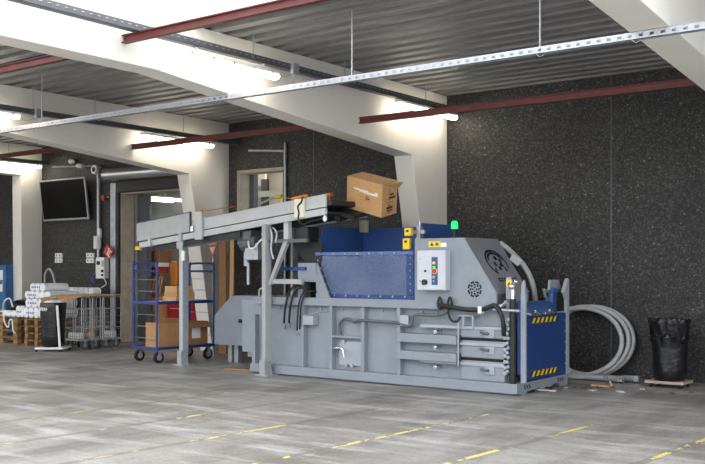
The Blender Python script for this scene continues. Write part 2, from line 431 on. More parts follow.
# roller shutter tube and guide post of doorway 1
t = empty('roller_shutter', (-16.3, 13.4, 3.6), 'silver roller shutter tube above the left doorway', 'shutter')
MB().cyl((-16.80, 13.43, 3.66), (XB-.34, 13.43, 3.64), .145, 24).build('tube', 'chrome', t, smooth=True)
MB().cyl((-16.83, 13.43, 3.66), (-16.79, 13.43, 3.66), .17, 24).build('end_plate', 'darktray', t)
MB().box(-16.59, XB-.34, 13.55, 13.62, 3.28, 3.5).build('curtain', 'black', t)
t = empty('guide_post', (-16.7, 13.6, 0), 'pale grey upright guide post left of the doorway', 'post')
MB().box(-16.79, -16.62, 13.57, 13.648, 0, 3.48).build('post', 'galv', t)
MB().box(-16.60, -16.54, 13.58, 13.648, 0, 3.27).build('seal', 'black', t)
XI = -16.53
struct(MB().box(XI+.1, XI+.36, 14.05, 14.2, 0, D1T).box(-15.75, -15.45, 15.2, 15.35, 0, D1T+.3).box(-14.6, -14.5, 15.2, 15.35, 0, D1T+.3).build('door_1', 'darktray'))
struct(MB().box(XI-.02, XI+.09, 14.03, 14.12, 0, D1T+.1).build('trim_8', 'galv'))
struct(MB().box(XI+.36, -14.0, 14.12, 14.13, 2.1, D1T+.1).build('window_1', 'glass'))
# doorway 2 : things seen in the room behind it
struct(MB().box(-12.97, -12.86, 13.93, 14.05, 0, D2T+.1).build('window_2', 'darktray'))
struct(MB().box(-16, -10, 16.0, 16.05, 0, 4.08).build('wall_partition', 'white_wall'))
tag(MB().box(-14.50, -14.02, 15.55, 15.6, 3.42, 4.08).build('white_panel', 'white'), 'white panel hanging in the back room behind the middle wall window', 'panel')
t = empty('steel_rack', (-13.3, 15.0, 0), 'white steel rack with cross beams behind the middle wall window', 'rack')
for xx in (-14.6, -12.6): MB().box(xx-.05, xx+.05, 14.95, 15.05, 0, 3.25).build('upright', 'white', t)
MB().box(-13.66, -13.5, 15.02, 15.1, 0, 3.5).build('upright', 'darktray', t)
for zz in (2.45, 2.78, 3.12): MB().box(-14.6, -12.6, 14.93, 14.99, zz, zz+.12).build('cross_beam', 'white', t)
MB().plate([(-14.3, 14.92, 2.8), (-14.15, 14.92, 2.8), (-13.1, 14.92, 3.1), (-13.25, 14.92, 3.1)], (0, .02, 0)).build('diagonal_brace', 'galv', t)
tag(MB().tube([(-12.7, W-.035, 3.9), (-11.84, W-.035, 3.83), (-11.775, W-.035, 3.80), (-11.77, W-.035, 3.7), (-11.77, W-.035, 0)], .028, 10, 2).build('conduit_pipe', 'galv', None, smooth=True), 'grey conduit bending down right of the middle wall window', 'pipe')

# TV
t = empty('television', (-18.33, W-.1, 3.2), 'black flat screen television in a silver frame high on the left wall', 'television')
tb = Matrix.Rotation(R(7), 3, 'X')
def tilt(mb, c):
    c = Vector(c); mb.v = [c + tb @ (v-c) for v in mb.v]; return mb
tc_ = (-18.33, W-.16, 3.2)
tilt(MB().box(-19.17, -17.49, W-.18, W-.13, 2.71, 3.66), tc_).build('bezel', 'bezel', t, .01)
tilt(MB().box(-19.13, -17.53, W-.185, W-.175, 2.76, 3.625), tc_).build('screen', 'screen', t)
MB().box(-18.6, -18.1, W-.14, W-.002, 3.05, 3.35).build('wall_bracket', 'black', t)
# vertical conduit
t = empty('conduit_pipe', (-17.22, W, 1.9), 'vertical grey conduit with white fittings running up the left wall', 'pipe')
MB().cyl((-17.22, W-.062, 1.85), (-17.22, W-.062, 3.85), .038, 14).build('pipe', 'galv', t, smooth=True)
MB().cyl((-17.22, W-.09, 2.05), (-17.22, W-.09, 2.33), .085, 14).cyl((-17.18, W-.06, 2.3), (-17.18, W-.06, 2.5), .05, 12).build('sleeve', 'white', t)
MB().cyl((-17.22, W-.19, 3.80), (-17.22, W-.02, 3.80), .1, 18).build('round_cap', 'white', t)
MB().cyl((-17.22, W-.2, 3.80), (-17.22, W-.185, 3.80), .05, 14).build('cap_hole', 'slot', t)
MB().cyl((-17.22, W-.05, 3.9), (-18.9, W-.05, 3.98), .02, 8).build('side_pipe', 'galv', t)
MB().sphere((-18.15, W-.08, 4.06), .09, (1.1, .8, .7)).cyl((-17.98, W-.05, 3.95), (-17.8, W-.05, 3.93), .05, 10).build('sensor', 'white', t)
t = empty('red_lever', (-17.15, W, 3.0), 'small round red valve on the wall beside the guide post', 'valve')
p = onwall(107, 198)
MB().cyl((p.x-.02, W-.1, p.z), (p.x-.02, W-.05, p.z), .06, 14).build('wheel', 'crate', t); MB().cyl((p.x-.02, W-.08, p.z), (p.x+.08, W, p.z+.02), .015, 8).build('stem', 'galv', t)
# control box
t = empty('control_box', (-17.25, W, 1.6), 'grey wall control box with black switches beside the red sign', 'control box')
a = PY(95.5, 257.5, W-.14); b = PY(104, 278.5, W-.14)
MB().box(a.x, b.x, W-.14, W, b.z, a.z).build('case', 'white', t, .01)
def cpt(u, v): return PY(u, v, W-.145)
for u, v, r in ((98.5, 263, .045), (102.5, 271, .03), (102.5, 275, .025)):
    q = cpt(u, v); MB().cyl((q.x, W-.17, q.z), (q.x, W-.138, q.z), r, 12).build('switch', 'black', t)
q = cpt(102.5, 263); MB().box(q.x-.03, q.x+.03, W-.15, W-.138, q.z-.08, q.z+.06).build('label_plate', 'galv', t)
MB().tube([(b.x-.1, W-.06, b.z), (b.x-.0, W-.08, b.z-.12), (b.x-.2, W-.05, b.z-.2)], .012, 6).build('cable', 'white', t)
MB().tube([(a.x, W-.1, b.z+.15), (a.x-.12, W-.12, b.z+.0), (a.x-.1, W-.1, b.z-.1)], .03, 6).build('cable_bundle', 'print_blue', t)
# sockets
for u, lab in ((60, 'white double wall socket under the television'), (91.5, 'white double wall socket left of the control box')):
    t = empty('wall_socket', onwall(u, 258), lab, 'socket', 'white wall sockets')
    p = onwall(u, 258)
    for k in (-1, 1):
        MB().box(p.x-.13, p.x+.13, W-.05, W, p.z+k*.06-.052, p.z+k*.06+.052).build('plate', 'white', t, .008)
        for kk in (-1, 1): MB().cyl((p.x+kk*.06, W-.054, p.z+k*.06), (p.x+kk*.06, W-.048, p.z+k*.06), .022, 10).build('outlet', 'darktray', t)
# red sign on an arm, tilted
p = PY(108, 251, W-.16)
t = empty('fire_sign', (p.x, W-.16, p.z), 'tilted red sign with a white symbol beside the control box', 'sign')
rot = Matrix.Rotation(R(36), 3, 'Y')
def rq(x, z, y=0): return p + rot @ Vector((x, y, z))
MB().plate([rq(-.12, -.12), rq(.14, -.12), rq(.14, .10), rq(-.12, .10)], (0, .012, 0)).build('panel', 'signred', t)
mb = MB()
for q_ in ([(0, -.09), (.03, -.09), (.03, .07), (0, .07)], [(-.03, .03), (0, .05), (0, .07), (-.03, .05)], [(.05, -.09), (.12, -.09), (.12, -.06), (.05, -.06)], [(.05, .03), (.12, .03), (.12, .06), (.05, .06)], [(.05, -.06), (.075, -.06), (.075, .03), (.05, .03)]):
    mb.plate([rq(x_, z_, -.002) for x_, z_ in q_], (0, -.002, 0))
mb.build('symbol', 'white', t)
MB().cyl(rq(-.05, 0, .012), (rq(-.05, 0).x, W, rq(-.05, 0).z), .015, 8).build('arm', 'galv', t)

# ------------------------------------------------------------------ baling press
bp = empty('baling_press', (-7.8, 11.55, 0), 'large grey horizontal baling press with a blue hopper and blue end door', 'machine')
F0 = 10.82                                   # front plane
def fp(u, v, y=F0): return PY(u, v, y)
mb = MB().box(-10.07, -5.515, F0, F0+.13, .022, .15).box(-9.9, -5.6, F0+.06, F0+.12, 0, .022).box(-10.07, -5.515, 12.22, 12.35, 0, .15).box(-10.07, -9.94, F0+.13, 12.22, 0, .15)
base = mb.build('base_frame', 'grey', bp, .006)
# ragged end sill with chevrons
pts = [(F0+.13, .15), (F0+.13, .0)]
for y, z in ((11.05, .0), (11.1, .03), (11.45, .05), (11.5, .01), (11.6, .005), (11.65, .045), (11.78, .02), (11.9, .06), (12.05, .05), (12.1, .0), (12.22, .0)): pts.append((y, z))
pts.append((12.22, .15))
sill = MB().yz(pts, -5.64, -5.515).build('end_sill', 'grey', bp)
for y0 in (11.0, 12.0):
    mb = MB()
    for k in range(3):
        ya = y0+k*.07
        mb.plate([(-5.514, ya, .12), (-5.514, ya+.025, .12), (-5.514, ya+.06, .07), (-5.514, ya+.035, .07)], (.003, 0, 0))
    mb.build('chevron_mark', 'black', sill)
body = MB().box(-9.98, -5.66, F0+.11, 12.28, .15, 1.10).build('chamber', 'grey', bp, .004)
MB().box(-9.98, -6.65, F0+.13, 12.28, 1.10, 1.175).build('chamber_roof', 'grey', bp)
MB().xz([(-10.05, .15), (-9.98, .15), (-9.98, .9), (-10.0, .9)], F0+.02, F0+.12).build('gusset', 'grey', bp)
MB().box(-9.985, -6.65, F0, F0+.13, 1.065, 1.18).build('top_rail', 'grey', bp, .006)
mb = MB()
for x in (-9.55, -9.3, -9.2, -8.85, -8.75, -8.35, -8.0, -7.65, -7.0, -6.75): mb.sphere((x, F0+.1, 1.02), .022, n=8, m=5)
mb.build('rail_bolts', 'galv', bp)
for x in (-9.027, -8.491, -7.919, -7.308):
    MB().box(x-.035, x+.02, F0+.01, F0+.12, .15, 1.066).build('rib', 'grey', bp, .004)
MB().box(-8.49, -7.92, F0+.02, F0+.12, .615, .645).build('shelf_rib', 'grey', bp)
MB().box(-8.4, -7.98, F0+.085, F0+.112, .22, .56).build('access_panel', 'grey2', bp, .004)
h = fp(334, 354, F0); MB().tube([(h.x, F0+.1, .45), (h.x, F0+.0, .455), (h.x+.1, F0-.02, .47), (h.x+.17, F0-.02, .45), (h.x+.2, F0-.02, .34)], .02, 8).build('lever_handle', 'chrome', bp, smooth=True)
for x, z in ((-8.3, .56), (-8.25, .22), (-8.15, .22)): MB().cyl((x, F0+.05, z), (x, F0+.1, z), .025, 10).build('bolt', 'galv', bp)
# conduits along the side
MB().tube([(-8.36, F0+.06, .66), (-8.36, F0+.05, .80), (-8.28, F0+.05, .885), (-8.15, F0+.05, .87), (-8.08, F0+.04, .85), (-7.93, F0+.0, .875), (-7.6, F0+.0, .87), (-7.32, F0-.01, .86), (-7.14, F0-.02, .83), (-7.08, F0-.02, .86), (-7.06, F0-.02, .96), (-6.95, F0-.02, .985), (-6.7, F0-.02, .985), (-6.58, F0-.02, 1.01), (-6.5, F0-.02, 1.06)], .022, 8).build('conduit', 'darktray', bp, smooth=True)
MB().box(-7.27, -7.13, F0-.03, F0+.11, .82, .97).build('junction_box', 'grey2', bp, .006)
b1 = fp(302.5, 316); b2 = fp(316, 326)
MB().box(-9.0, -8.80, F0-.02, F0+.11, .78, .915).build('junction_box', 'grey2', bp, .008)
MB().tube([(-8.98, F0+.0, .92), (-8.72, F0+.08, .98), (-8.6, F0+.09, .99), (-8.55, F0+.09, 1.04)], .006, 6).build('wire', 'galv', bp)
# guide channels and bale slots
for z0, z1 in ((.61, .728), (.375, .49)):
    MB().box(-7.31, -6.375, F0-.04, F0+.11, z0, z1).build('guide_channel', 'grey', bp, .006)
    MB().box(-6.375, -6.345, F0-.035, F0+.11, z0-.03, z1-.02).build('channel_cap', 'darktray', bp)
for z0 in (.673, .413): MB().box(-6.345, -5.70, F0+.03, F0+.112, z0, z0+.032).build('bale_slot', 'slot', bp)
for z0, z1, zl in ((.705, .86, .845), (.445, .673, .635), (.15, .413, .375)):
    MB().box(-6.345, -5.70, F0+.02, F0+.112, z0, z1).build('guide_rail', 'grey', bp, .02)
    MB().box(-6.96, -5.70, F0+.0, F0+.112, zl-.03, zl+.012).build('guide_strip', 'grey2', bp, .006)
    MB().cyl((-6.70, F0-.03, zl-.08), (-6.70, F0+.11, zl-.08), .026, 10).cyl((-6.70, F0-.05, zl-.08), (-6.70, F0-.03, zl-.08), .018, 10).build('bolt', 'chrome', bp)
    l_ = MB().box(-5.98, -5.84, F0-.0, F0+.03, zl-.13, zl-.03).build('latch', 'grey2', bp, .004)
    MB().cyl((-6.02, F0-.03, zl-.06), (-5.9, F0-.04, zl-.075), .018, 8).build('latch_lever', 'darktray', l_)
MB().cyl((-6.335, F0-.05, .33), (-6.335, F0-.05, .9), .011, 8).build('thin_rod', 'galv', bp)
MB().box(-6.34, -6.12, F0-.05, F0+.12, .985, 1.0).box(-6.28, -6.26, F0-.04, F0-.02, .86, .985).box(-6.14, -6.12, F0-.04, F0-.02, .83, .985).build('bracket', 'grey2', bp)
for k in range(8):
    z = .25+k*.075
    MB().box(-5.71, -5.67, F0+.0, F0+.11, z, z+.045).build('tooth', 'grey2', bp, .008)
# control housing with sloping end
hs = [(-7.05, 1.10), (-7.05, 2.01), (-6.29, 2.01), (-5.81, 1.29), (-5.81, 1.10)]
MB().xz(hs, F0+.01, 11.74).build('control_housing', 'grey', bp, .004)
d = Vector((-5.81+6.29, 0, 1.29-2.01)); nrm = Vector((-d.z, 0, d.x)).normalized()
A_ = Vector((-6.29, F0+.012, 2.01)); B_ = Vector((-5.81, F0+.012, 1.29))
slp = MB().plate([A_, B_, B_+Vector((0, .915, 0)), A_+Vector((0, .915, 0))], nrm*.006).build('slanted_panel', 'warmgrey', bp)
# emblem on the slanted panel
un = d.normalized(); vn = Vector((0, 1, 0))
def sp(a, b, o=.008): return A_ + un*a + vn*b + nrm*o
def pick(u, v):                              # point of the panel seen at a pixel
    r = Vector(ray(u, v)); e = Vector((0, 0, EYE)); k = (A_-e).dot(nrm)/r.dot(nrm); q = e+r*k-A_
    return q.dot(un), q.dot(vn)
ca, cb = pick(496.5, 263)
em = MB(); N = 40
def arc(ra, rb, t0, t1, w, da=0, db=0):
    n_ = max(4, int(abs(t1-t0)/.16)); pts_o = []; pts_i = []
    for k in range(n_+1):
        t_ = t0+(t1-t0)*k/n_
        pts_o.append(sp(ca+da+ra*cos(t_), cb+db+rb*sin(t_))); pts_i.append(sp(ca+da+(ra-w)*cos(t_), cb+db+(rb-w)*sin(t_)))
    em.plate(pts_o+pts_i[::-1], nrm*.002)
arc(.21, .27, R(60), R(330), .03); arc(.16, .21, R(100), R(260), .035, -.01)
for (da, db, la, lb) in ((-.09, -.03, .05, .10), (-.05, .08, .07, .06), (.0, -.1, .06, .07), (.02, .03, .05, .11), (.07, -.04, .05, .08), (.08, .12, .06, .05), (-.12, .12, .03, .07), (.1, -.16, .04, .05)):
    em.plate([sp(ca+da, cb+db), sp(ca+da+la, cb+db+.02), sp(ca+da+la*.8, cb+db+lb), sp(ca+da-.02, cb+db+lb*.8)], nrm*.002)
for k in range(7):
    b0 = -.22+k*.075
    if k == 3: continue
    em.plate([sp(ca+.24, cb+b0), sp(ca+.30, cb+b0), sp(ca+.30, cb+b0+.02), sp(ca+.24, cb+b0+.02)], nrm*.002)
    em.plate([sp(ca+.24, cb+b0), sp(ca+.26, cb+b0), sp(ca+.26, cb+b0+.055), sp(ca+.24, cb+b0+.055)], nrm*.002)
    em.plate([sp(ca+.28, cb+b0+.02), sp(ca+.295, cb+b0+.02), sp(ca+.295, cb+b0+.055), sp(ca+.28, cb+b0+.055)], nrm*.002)
em.build('emblem', 'navy', slp)['label'] = 'dark blue oval emblem with a line of lettering'
# dark plate over the small end face under the panel
MB().box(-5.81, -5.80, F0+.02, F0+.3, 1.12, 1.28).build('dark_end_face', 'darktray', bp)
# rosette vent
cx, cz = -6.125, 1.338
mb = MB(); yv = F0+.009
def seg(r0, r1, t0, t1):
    n_ = 5; o = [(cx+r1*cos(t0+(t1-t0)*k/n_), yv, cz+r1*sin(t0+(t1-t0)*k/n_)) for k in range(n_+1)]
    i_ = [(cx+r0*cos(t0+(t1-t0)*k/n_), yv, cz+r0*sin(t0+(t1-t0)*k/n_)) for k in range(n_+1)]
    mb.plate(o+i_[::-1], (0, -.003, 0))
for k in range(8):
    t_ = k*pi/4
    seg(.082, .105, t_+.10, t_+pi/4-.10); seg(.048, .07, t_-.22, t_+.22)
    if k % 2 == 0: seg(.018, .036, t_-.45, t_+.45)
    mb.plate([(cx+.06*cos(t_)-.006*sin(t_), yv, cz+.06*sin(t_)+.006*cos(t_)), (cx+.06*cos(t_)+.006*sin(t_), yv, cz+.06*sin(t_)-.006*cos(t_)), (cx+.088*cos(t_+.2)+.006*sin(t_), yv, cz+.088*sin(t_+.2)-.006*cos(t_)), (cx+.088*cos(t_+.2)-.006*sin(t_), yv, cz+.088*sin(t_+.2)+.006*cos(t_))], (0, -.003, 0))
mb.build('rosette_vent', 'slot', bp)
# control cabinet
yc = F0-.12
a = PY(417, 250.5, yc); b = PY(445.5, 290.5, yc)
cab = MB().box(a.x, b.x, yc, F0+.01, b.z, a.z).build('control_cabinet', 'cabgrey', bp, .008)
MB().box(a.x+.012, b.x-.012, yc-.006, yc, b.z+.012, a.z-.012).build('cabinet_door', 'cabgrey', cab, .004)
def cq(u, v): return PY(u, v, yc-.008)
p0 = cq(431.7, 257); p1 = cq(437.6, 285)
MB().box(p0.x, p1.x, yc-.011, yc-.006, p1.z, p0.z).build('button_strip', 'blue', cab)
for u, v, m_, r in ((434.6, 263, 'yellow', .02), (434.6, 267, 'green', .012), (434.6, 271, 'signred', .03), (434.6, 277, 'galv', .02), (434.6, 281, 'galv', .014)):
    q = cq(u, v); MB().cyl((q.x, yc-.035, q.z), (q.x, yc-.009, q.z), r, 12).build('button', m_, cab)
q = cq(434.6, 271); MB().cyl((q.x, yc-.016, q.z), (q.x, yc-.010, q.z), .042, 14).build('button_ring', 'yellow', cab)
q = cq(425.3, 282); MB().cyl((q.x, yc-.05, q.z), (q.x, yc-.006, q.z), .035, 8).box(q.x-.045, q.x-.02, yc-.02, yc-.006, q.z-.04, q.z-.005).build('main_switch', 'black', cab)
q = cq(425.3, 271); MB().cyl((q.x, yc-.02, q.z), (q.x, yc-.006, q.z), .016, 8).build('key_switch', 'black', cab)
for v in (259, 281):
    q = cq(420, v); MB().cyl((q.x, yc-.012, q.z), (q.x, yc-.006, q.z), .014, 8).build('lock', 'galv', cab)
# stickers
ys = F0+.008
a = PY(428.8, 241.5, ys); b = PY(440.6, 247, ys); st_ = MB().box(a.x, b.x, ys-.003, ys+.003, b.z, a.z).build('warning_sticker', 'yellow', bp)
mb = MB(); cxm = a.x+.05; zz = (a.z+b.z)/2
mb.plate([(cxm-.03, ys-.004, zz-.02), (cxm+.03, ys-.004, zz-.02), (cxm, ys-.004, zz+.028)], (0, -.001, 0))
mb.box(cxm+.05, cxm+.11, ys-.005, ys-.0035, zz-.015, zz+.0).box(cxm+.06, cxm+.1, ys-.005, ys-.0035, zz+.006, zz+.02)
mb.build('warning_symbol', 'black', st_)
c_ = PY(446.5, 247, ys); MB().box(b.x+.005, c_.x, ys-.003, ys+.003, b.z, a.z-.02).build('white_label', 'white', bp)
# beacon
q = PY(454.5, 238, F0+.08)
be = MB().cyl((q.x, F0+.08, 2.0), (q.x, F0+.08, 2.05), .022, 10).box(q.x-.03, q.x+.09, F0+.05, F0+.1, 2.0, 2.02).cyl((q.x, F0+.08, 2.05), (q.x, F0+.08, 2.13), .026, 12, .042).build('beacon_base', 'black', bp)
MB().lathe([(.042, 2.13), (.048, 2.16), (.044, 2.21), (.024, 2.235)], (q.x, F0+.08, 0), 16).build('beacon_lens', 'green', be, smooth=True)['label'] = 'glowing green beacon lens'
# wing plate left of the hopper with a cable opening
mb = MB().xz([(-9.145, 1.18), (-9.145, 1.69), (-9.05, 1.69), (-9.05, 1.18)], F0+.05, F0+.07)
mb.xz([(-9.05, 1.41), (-9.05, 1.69), (-8.78, 1.69), (-8.80, 1.41)], F0+.05, F0+.07)
mb.xz([(-8.80, 1.18), (-8.80, 1.69), (-8.78, 1.69), (-8.54, 1.18)], F0+.05, F0+.07)
mb.box(-9.145, -9.125, F0+.07, F0+.5, 1.18, 1.69)
mb.build('wing_plate', 'grey', bp)
MB().box(-9.06, -8.79, F0+.25, F0+.27, 1.175, 1.43).build('opening_shade', 'slot', bp)  # black sheet standing in for the shade inside the opening
# hydraulic hoses
def hose(pts, r=.024):
    MB().tube(pts, r, 8, 6).build('hydraulic_hose', 'black', bp, smooth=True)
def hp(u, v, y): q = PY(u, v, y); return (q.x, q.y, q.z)
for (u1, v1, u0, r_) in ((284, 329, 306, .017), (289, 329, 308, .017), (297, 336, 312, .012), (299.6, 335, 313.5, .012)):
    yh = F0-.04; k_ = (u1-284)
    hose([(-8.93+(u0-306)*.02, F0+.22, 1.235), hp(u0, 289.5+k_*.12, F0-.0), hp(u0-6, 286+k_*.35, yh), hp(u1+(u0-u1)*.42, 287+k_*.42, yh), hp(u1+(u0-u1)*.2, 294+k_*.4, yh), hp(u1+1.2, 308, yh), hp(u1, v1-6, F0+.0)], r_)
    e1 = hp(u1, v1-6, F0+.0); MB().cyl(e1, (e1[0]-.005, F0+.02, e1[2]-.08), r_*1.35, 8).build('hose_fitting', 'chrome', bp)
# hopper
HX0, HX1, HY0, HY1, HZT, HZF, HZB = -8.865, -7.14, 10.95, 12.1, 2.235, 1.845, 1.245
sx = -8.584
left = MB()
left.plate([(HX0, HY0, HZF), (HX0, HY0+.17, HZT), (HX0, HY1, HZT), (HX0, HY1, HZF)], (.025, 0, 0)).plate([(HX0, HY0, HZF), (HX0, HY1, HZF), (sx, HY1, HZB-.07), (sx, HY0, HZB-.07)], (.03, 0, 0))
left.build('hopper_side', 'blue', bp)
MB().box(HX0, HX1, HY1, HY1+.03, HZB-.07, HZT).build('hopper_back', 'blue', bp)
MB().plate([(HX1, HY0, HZB-.07), (HX1, HY0, HZF), (HX1, HY0+.17, HZT), (HX1, HY1+.03, HZT), (HX1, HY1+.03, HZB-.07)], (.03, 0, 0)).build('hopper_side', 'blue', bp)
MB().plate([(-8.58, HY0+.02, HZB-.04), (-7.2, HY0+.02, HZB-.04), (-7.2, HY1, HZB+.3), (-8.7, HY1, HZB+.3)], (0, 0, -.02)).build('hopper_chute', 'blue', bp)
MB().box(HX1-.12, HX1+.0, HY0-.01, HY0+.02, HZB, HZF).build('hopper_post', 'dblue', bp)
MB().box(HX0+.0, HX1, HY0-.015, HY0+.02, HZF-.045, HZF).build('hopper_lip', 'lip', bp)
MB().box(sx-.02, HX1+.02, HY0-.02, HY0+.02, HZB-.07, HZB-.01).build('hopper_sill', 'dblue', bp)
MB().xz([(HX0+.03, HZF-.05), (sx+.005, HZB-.02), (HX1-.11, HZB-.02), (HX1-.11, HZF-.05)], HY0-.006, HY0+.002).build('hopper_window', 'plexi', bp)['label'] = 'scratched translucent window'
mb = MB()
for k in range(8): mb.sphere((HX0+.12+k*.215, HY0-.017, HZF-.027), .016, n=8, m=4)
for k in range(7): mb.sphere((sx+.08+k*.205, HY0-.022, HZB-.03), .016, n=8, m=4)
for k in range(6): mb.sphere((HX1-.05, HY0-.014, HZB+.06+k*.09), .013, n=8, m=4)
for k in range(5): mb.sphere((HX0+.045+.05*k, HY0-.008, HZF-.12-k*.115), .012, n=8, m=4)
mb.build('window_bolts', 'galv', bp)
MB().cyl((PY(364, 230, HY1-.08).x, HY1-.08, 2.17), (PY(364, 230, HY1-.08).x, HY1-.08, 2.36), .075, 14).build('sensor_tube', 'reveal', bp)
# yellow interlock switches
for u, v, dv in ((409.0, 230, 8), (407.4, 240.5, 12)):
    p = PY(u, v, HY0-.03); p2 = PY(u, v+dv*.75, HY0-.03)
    s_ = MB().box(p.x-.055, p.x+.055, HY0-.07, HY0-.0, p2.z, p.z+.03).build('interlock_switch', 'yellow', bp, .01)
    MB().box(p.x-.02, p.x+.02, HY0-.075, HY0-.068, p.z-.03, p.z+.0).build('switch_slot', 'black', s_)
MB().box(-7.14, -7.08, HY0+.06, HY0+.14, HZF+.0, HZF+.34).box(-7.20, -7.02, HY0+.07, HY0+.12, HZF+.24, HZF+.29).cyl((-7.11, HY0+.1, HZF+.3), (-7.11, HY0+.1, HZF+.42), .02, 8).build('switch_bracket', 'galv', bp)
# thick cable over the channel end
def cpx(u, v, y): q = PY(u, v, y); return (q.x, q.y, q.z)
MB().tube([cpx(440, 305, F0-.02), cpx(450, 307, F0-.06), cpx(466, 309.5, F0-.06), cpx(480, 310, F0-.06), cpx(490, 306.5, F0-.06), cpx(494, 305.5, F0-.06), cpx(498, 309, F0-.06), cpx(502, 317, F0-.05), cpx(503.5, 328, F0-.03), cpx(503.5, 335, F0-.0)], .03, 8).build('main_cable', 'black', bp, smooth=True)
for u in (441, 451):
    q = PY(u, 304, F0-.02); MB().tube([(q.x, F0-.05, q.z+.09), (q.x+.03, F0-.05, q.z), (q.x, F0-.05, q.z-.07), (q.x-.03, F0-.05, q.z)], .016, 6, 5, True).build('cable_grommet', 'black', bp)
q = PY(481, 309.8, F0-.06); MB().box(q.x-.025, q.x+.025, F0-.1, F0-.02, q.z-.045, q.z+.045).build('cable_tie', 'white', bp)
MB().tube([cpx(448, 311, F0-.03), cpx(449.5, 317, F0-.05), cpx(453, 321.5, F0-.05), cpx(458, 320.5, F0-.05), cpx(460.5, 316, F0-.03)], .016, 6).build('loop_cable', 'black', bp)
# front corner: lift cylinder, knuckle, fittings, hand rail
yc2 = F0+.05
MB().cyl((-5.60, yc2, .15), (-5.60, yc2, 1.22), .042, 16).build('lift_cylinder', 'black', bp, smooth=True)
MB().cyl((-5.60, yc2, 1.22), (-5.60, yc2, 1.40), .03, 12).sphere((-5.60, yc2-.02, 1.38), .045).sphere((-5.555, yc2, 1.44), .03).build('cylinder_knuckle', 'chrome', bp, smooth=True)
mb = MB()
for x, z in ((-5.84, 1.10), (-5.78, 1.12), (-5.72, 1.14), (-5.68, 1.18)): mb.cyl((x, F0, z), (x+.05, F0-.02, z+.02), .024, 10)
mb.build('pipe_fittings', 'chrome', bp, smooth=True)
MB().cyl((-5.84, F0-.03, 1.08), (-5.46, F0-.03, 1.075), .018, 8).build('hand_rail', 'galv', bp)
mb = MB()
for k in range(12): mb.sphere((-5.66+.012*(k % 2), F0+.02, .3+k*.06), .028, n=8, m=5)
mb.build('chain_guard', 'galv', bp)
MB().xz([(-5.742, 1.1), (-5.742, 1.49), (-5.685, 1.50), (-5.63, 1.38), (-5.66, 1.3), (-5.66, 1.1)], F0+.14, F0+.18).build('corner_plate', 'grey2', bp)
q = PY(509.3, 283, F0+.135); y_ = F0+.137
s_ = MB().box(q.x-.04, q.x+.035, y_-.004, y_+.003, q.z-.045, q.z+.04).build('warning_sticker', 'yellow', bp)
MB().plate([(q.x-.025, y_-.005, q.z-.025), (q.x+.02, y_-.005, q.z-.025), (q.x-.002, y_-.005, q.z+.02)], (0, -.001, 0)).build('warning_symbol', 'black', s_)
# end door and its posts
XD0 = -5.515
MB().xz([(-5.545, .15), (-5.545, 1.22), (-5.535, 1.40), (-5.505, 1.46), (-5.49, 1.42), (-5.48, 1.2), (-5.48, .15)], 10.98, 11.02).box(-5.54, -5.50, 11.0, 11.045, .15, 1.2).build('gate_post', 'grey2', bp)
MB().yz([(12.30, .15), (12.30, 1.18), (12.22, 1.28), (12.35, 1.47), (12.385, 1.44), (12.385, .15)], -5.56, -5.51).build('gate_post', 'grey2', bp)
MB().box(-5.60, -5.55, 12.15, 12.34, 1.02, 1.28).build('post_slot', 'slot', bp)
door = MB().box(-5.60, -5.52, 11.05, 12.30, .165, 1.0).build('end_door', 'dblue', bp, .01)
MB().box(-5.575, -5.545, 10.93, 11.0, .25, 1.2).build('door_edge', 'dblue', bp, .02)
mb = MB()
for z in (.3, .45, .6, .75, .9):
    for y in (11.09, 12.26): mb.sphere((-5.519, y, z), .011, n=8, m=4)
mb.build('rivets', 'galv', door)
def hazard(z0, z1, y0, y1):
    s = MB().box(-5.521, -5.517, y0, y1, z0, z1).build('hazard_sticker', 'black', door)
    mb = MB(); n_ = 6; w = (y1-y0)/n_
    for k in range(n_):
        ya = y0+k*w
        mb.plate([(-5.5165, ya, z0), (-5.5165, ya+w*.5, z0), (-5.5165, min(ya+w*.95, y1), z1), (-5.5165, ya+w*.45, z1)], (.001, 0, 0))
    mb.build('hazard_stripes', 'yellow', s)
hazard(.895, .965, 11.24, 12.0); hazard(.205, .275, 11.24, 12.0)
lid = MB().yz([(11.10, 1.0), (11.13, 1.09), (11.3, 1.13), (11.42, 1.16), (11.9, 1.17), (12.0, 1.12), (12.12, 1.0)], -5.85, -5.56).build('door_head', 'blue', bp, .02)
MB().yz([(12.0, 1.02), (12.03, 1.27), (12.1, 1.35), (12.24, 1.32), (12.27, 1.28), (12.25, 1.02)], -5.66, -5.59).build('lift_arm', 'blue', bp, .015)
MB().yz([(12.08, 1.27), (12.12, 1.45), (12.38, 1.45), (12.46, 1.33), (12.32, 1.28), (12.2, 1.2)], -5.70, -5.665).build('lift_horn', 'grey2', bp)
MB().tube([(-5.69, 12.12, 1.30), (-5.69, 11.98, 1.30), (-5.69, 11.95, 1.33), (-5.69, 12.0, 1.23), (-5.69, 12.08, 1.2), (-5.69, 11.98, 1.12)], .022, 6).build('lift_hook', 'galv', bp)
for y0 in (11.12, 11.55):
    MB().box(-5.53, -5.47, y0, y0+.28, 1.0, 1.03).box(-5.55, -5.5, y0+.2, y0+.28, 1.03, 1.07).build('hinge', 'chrome', bp, .006)
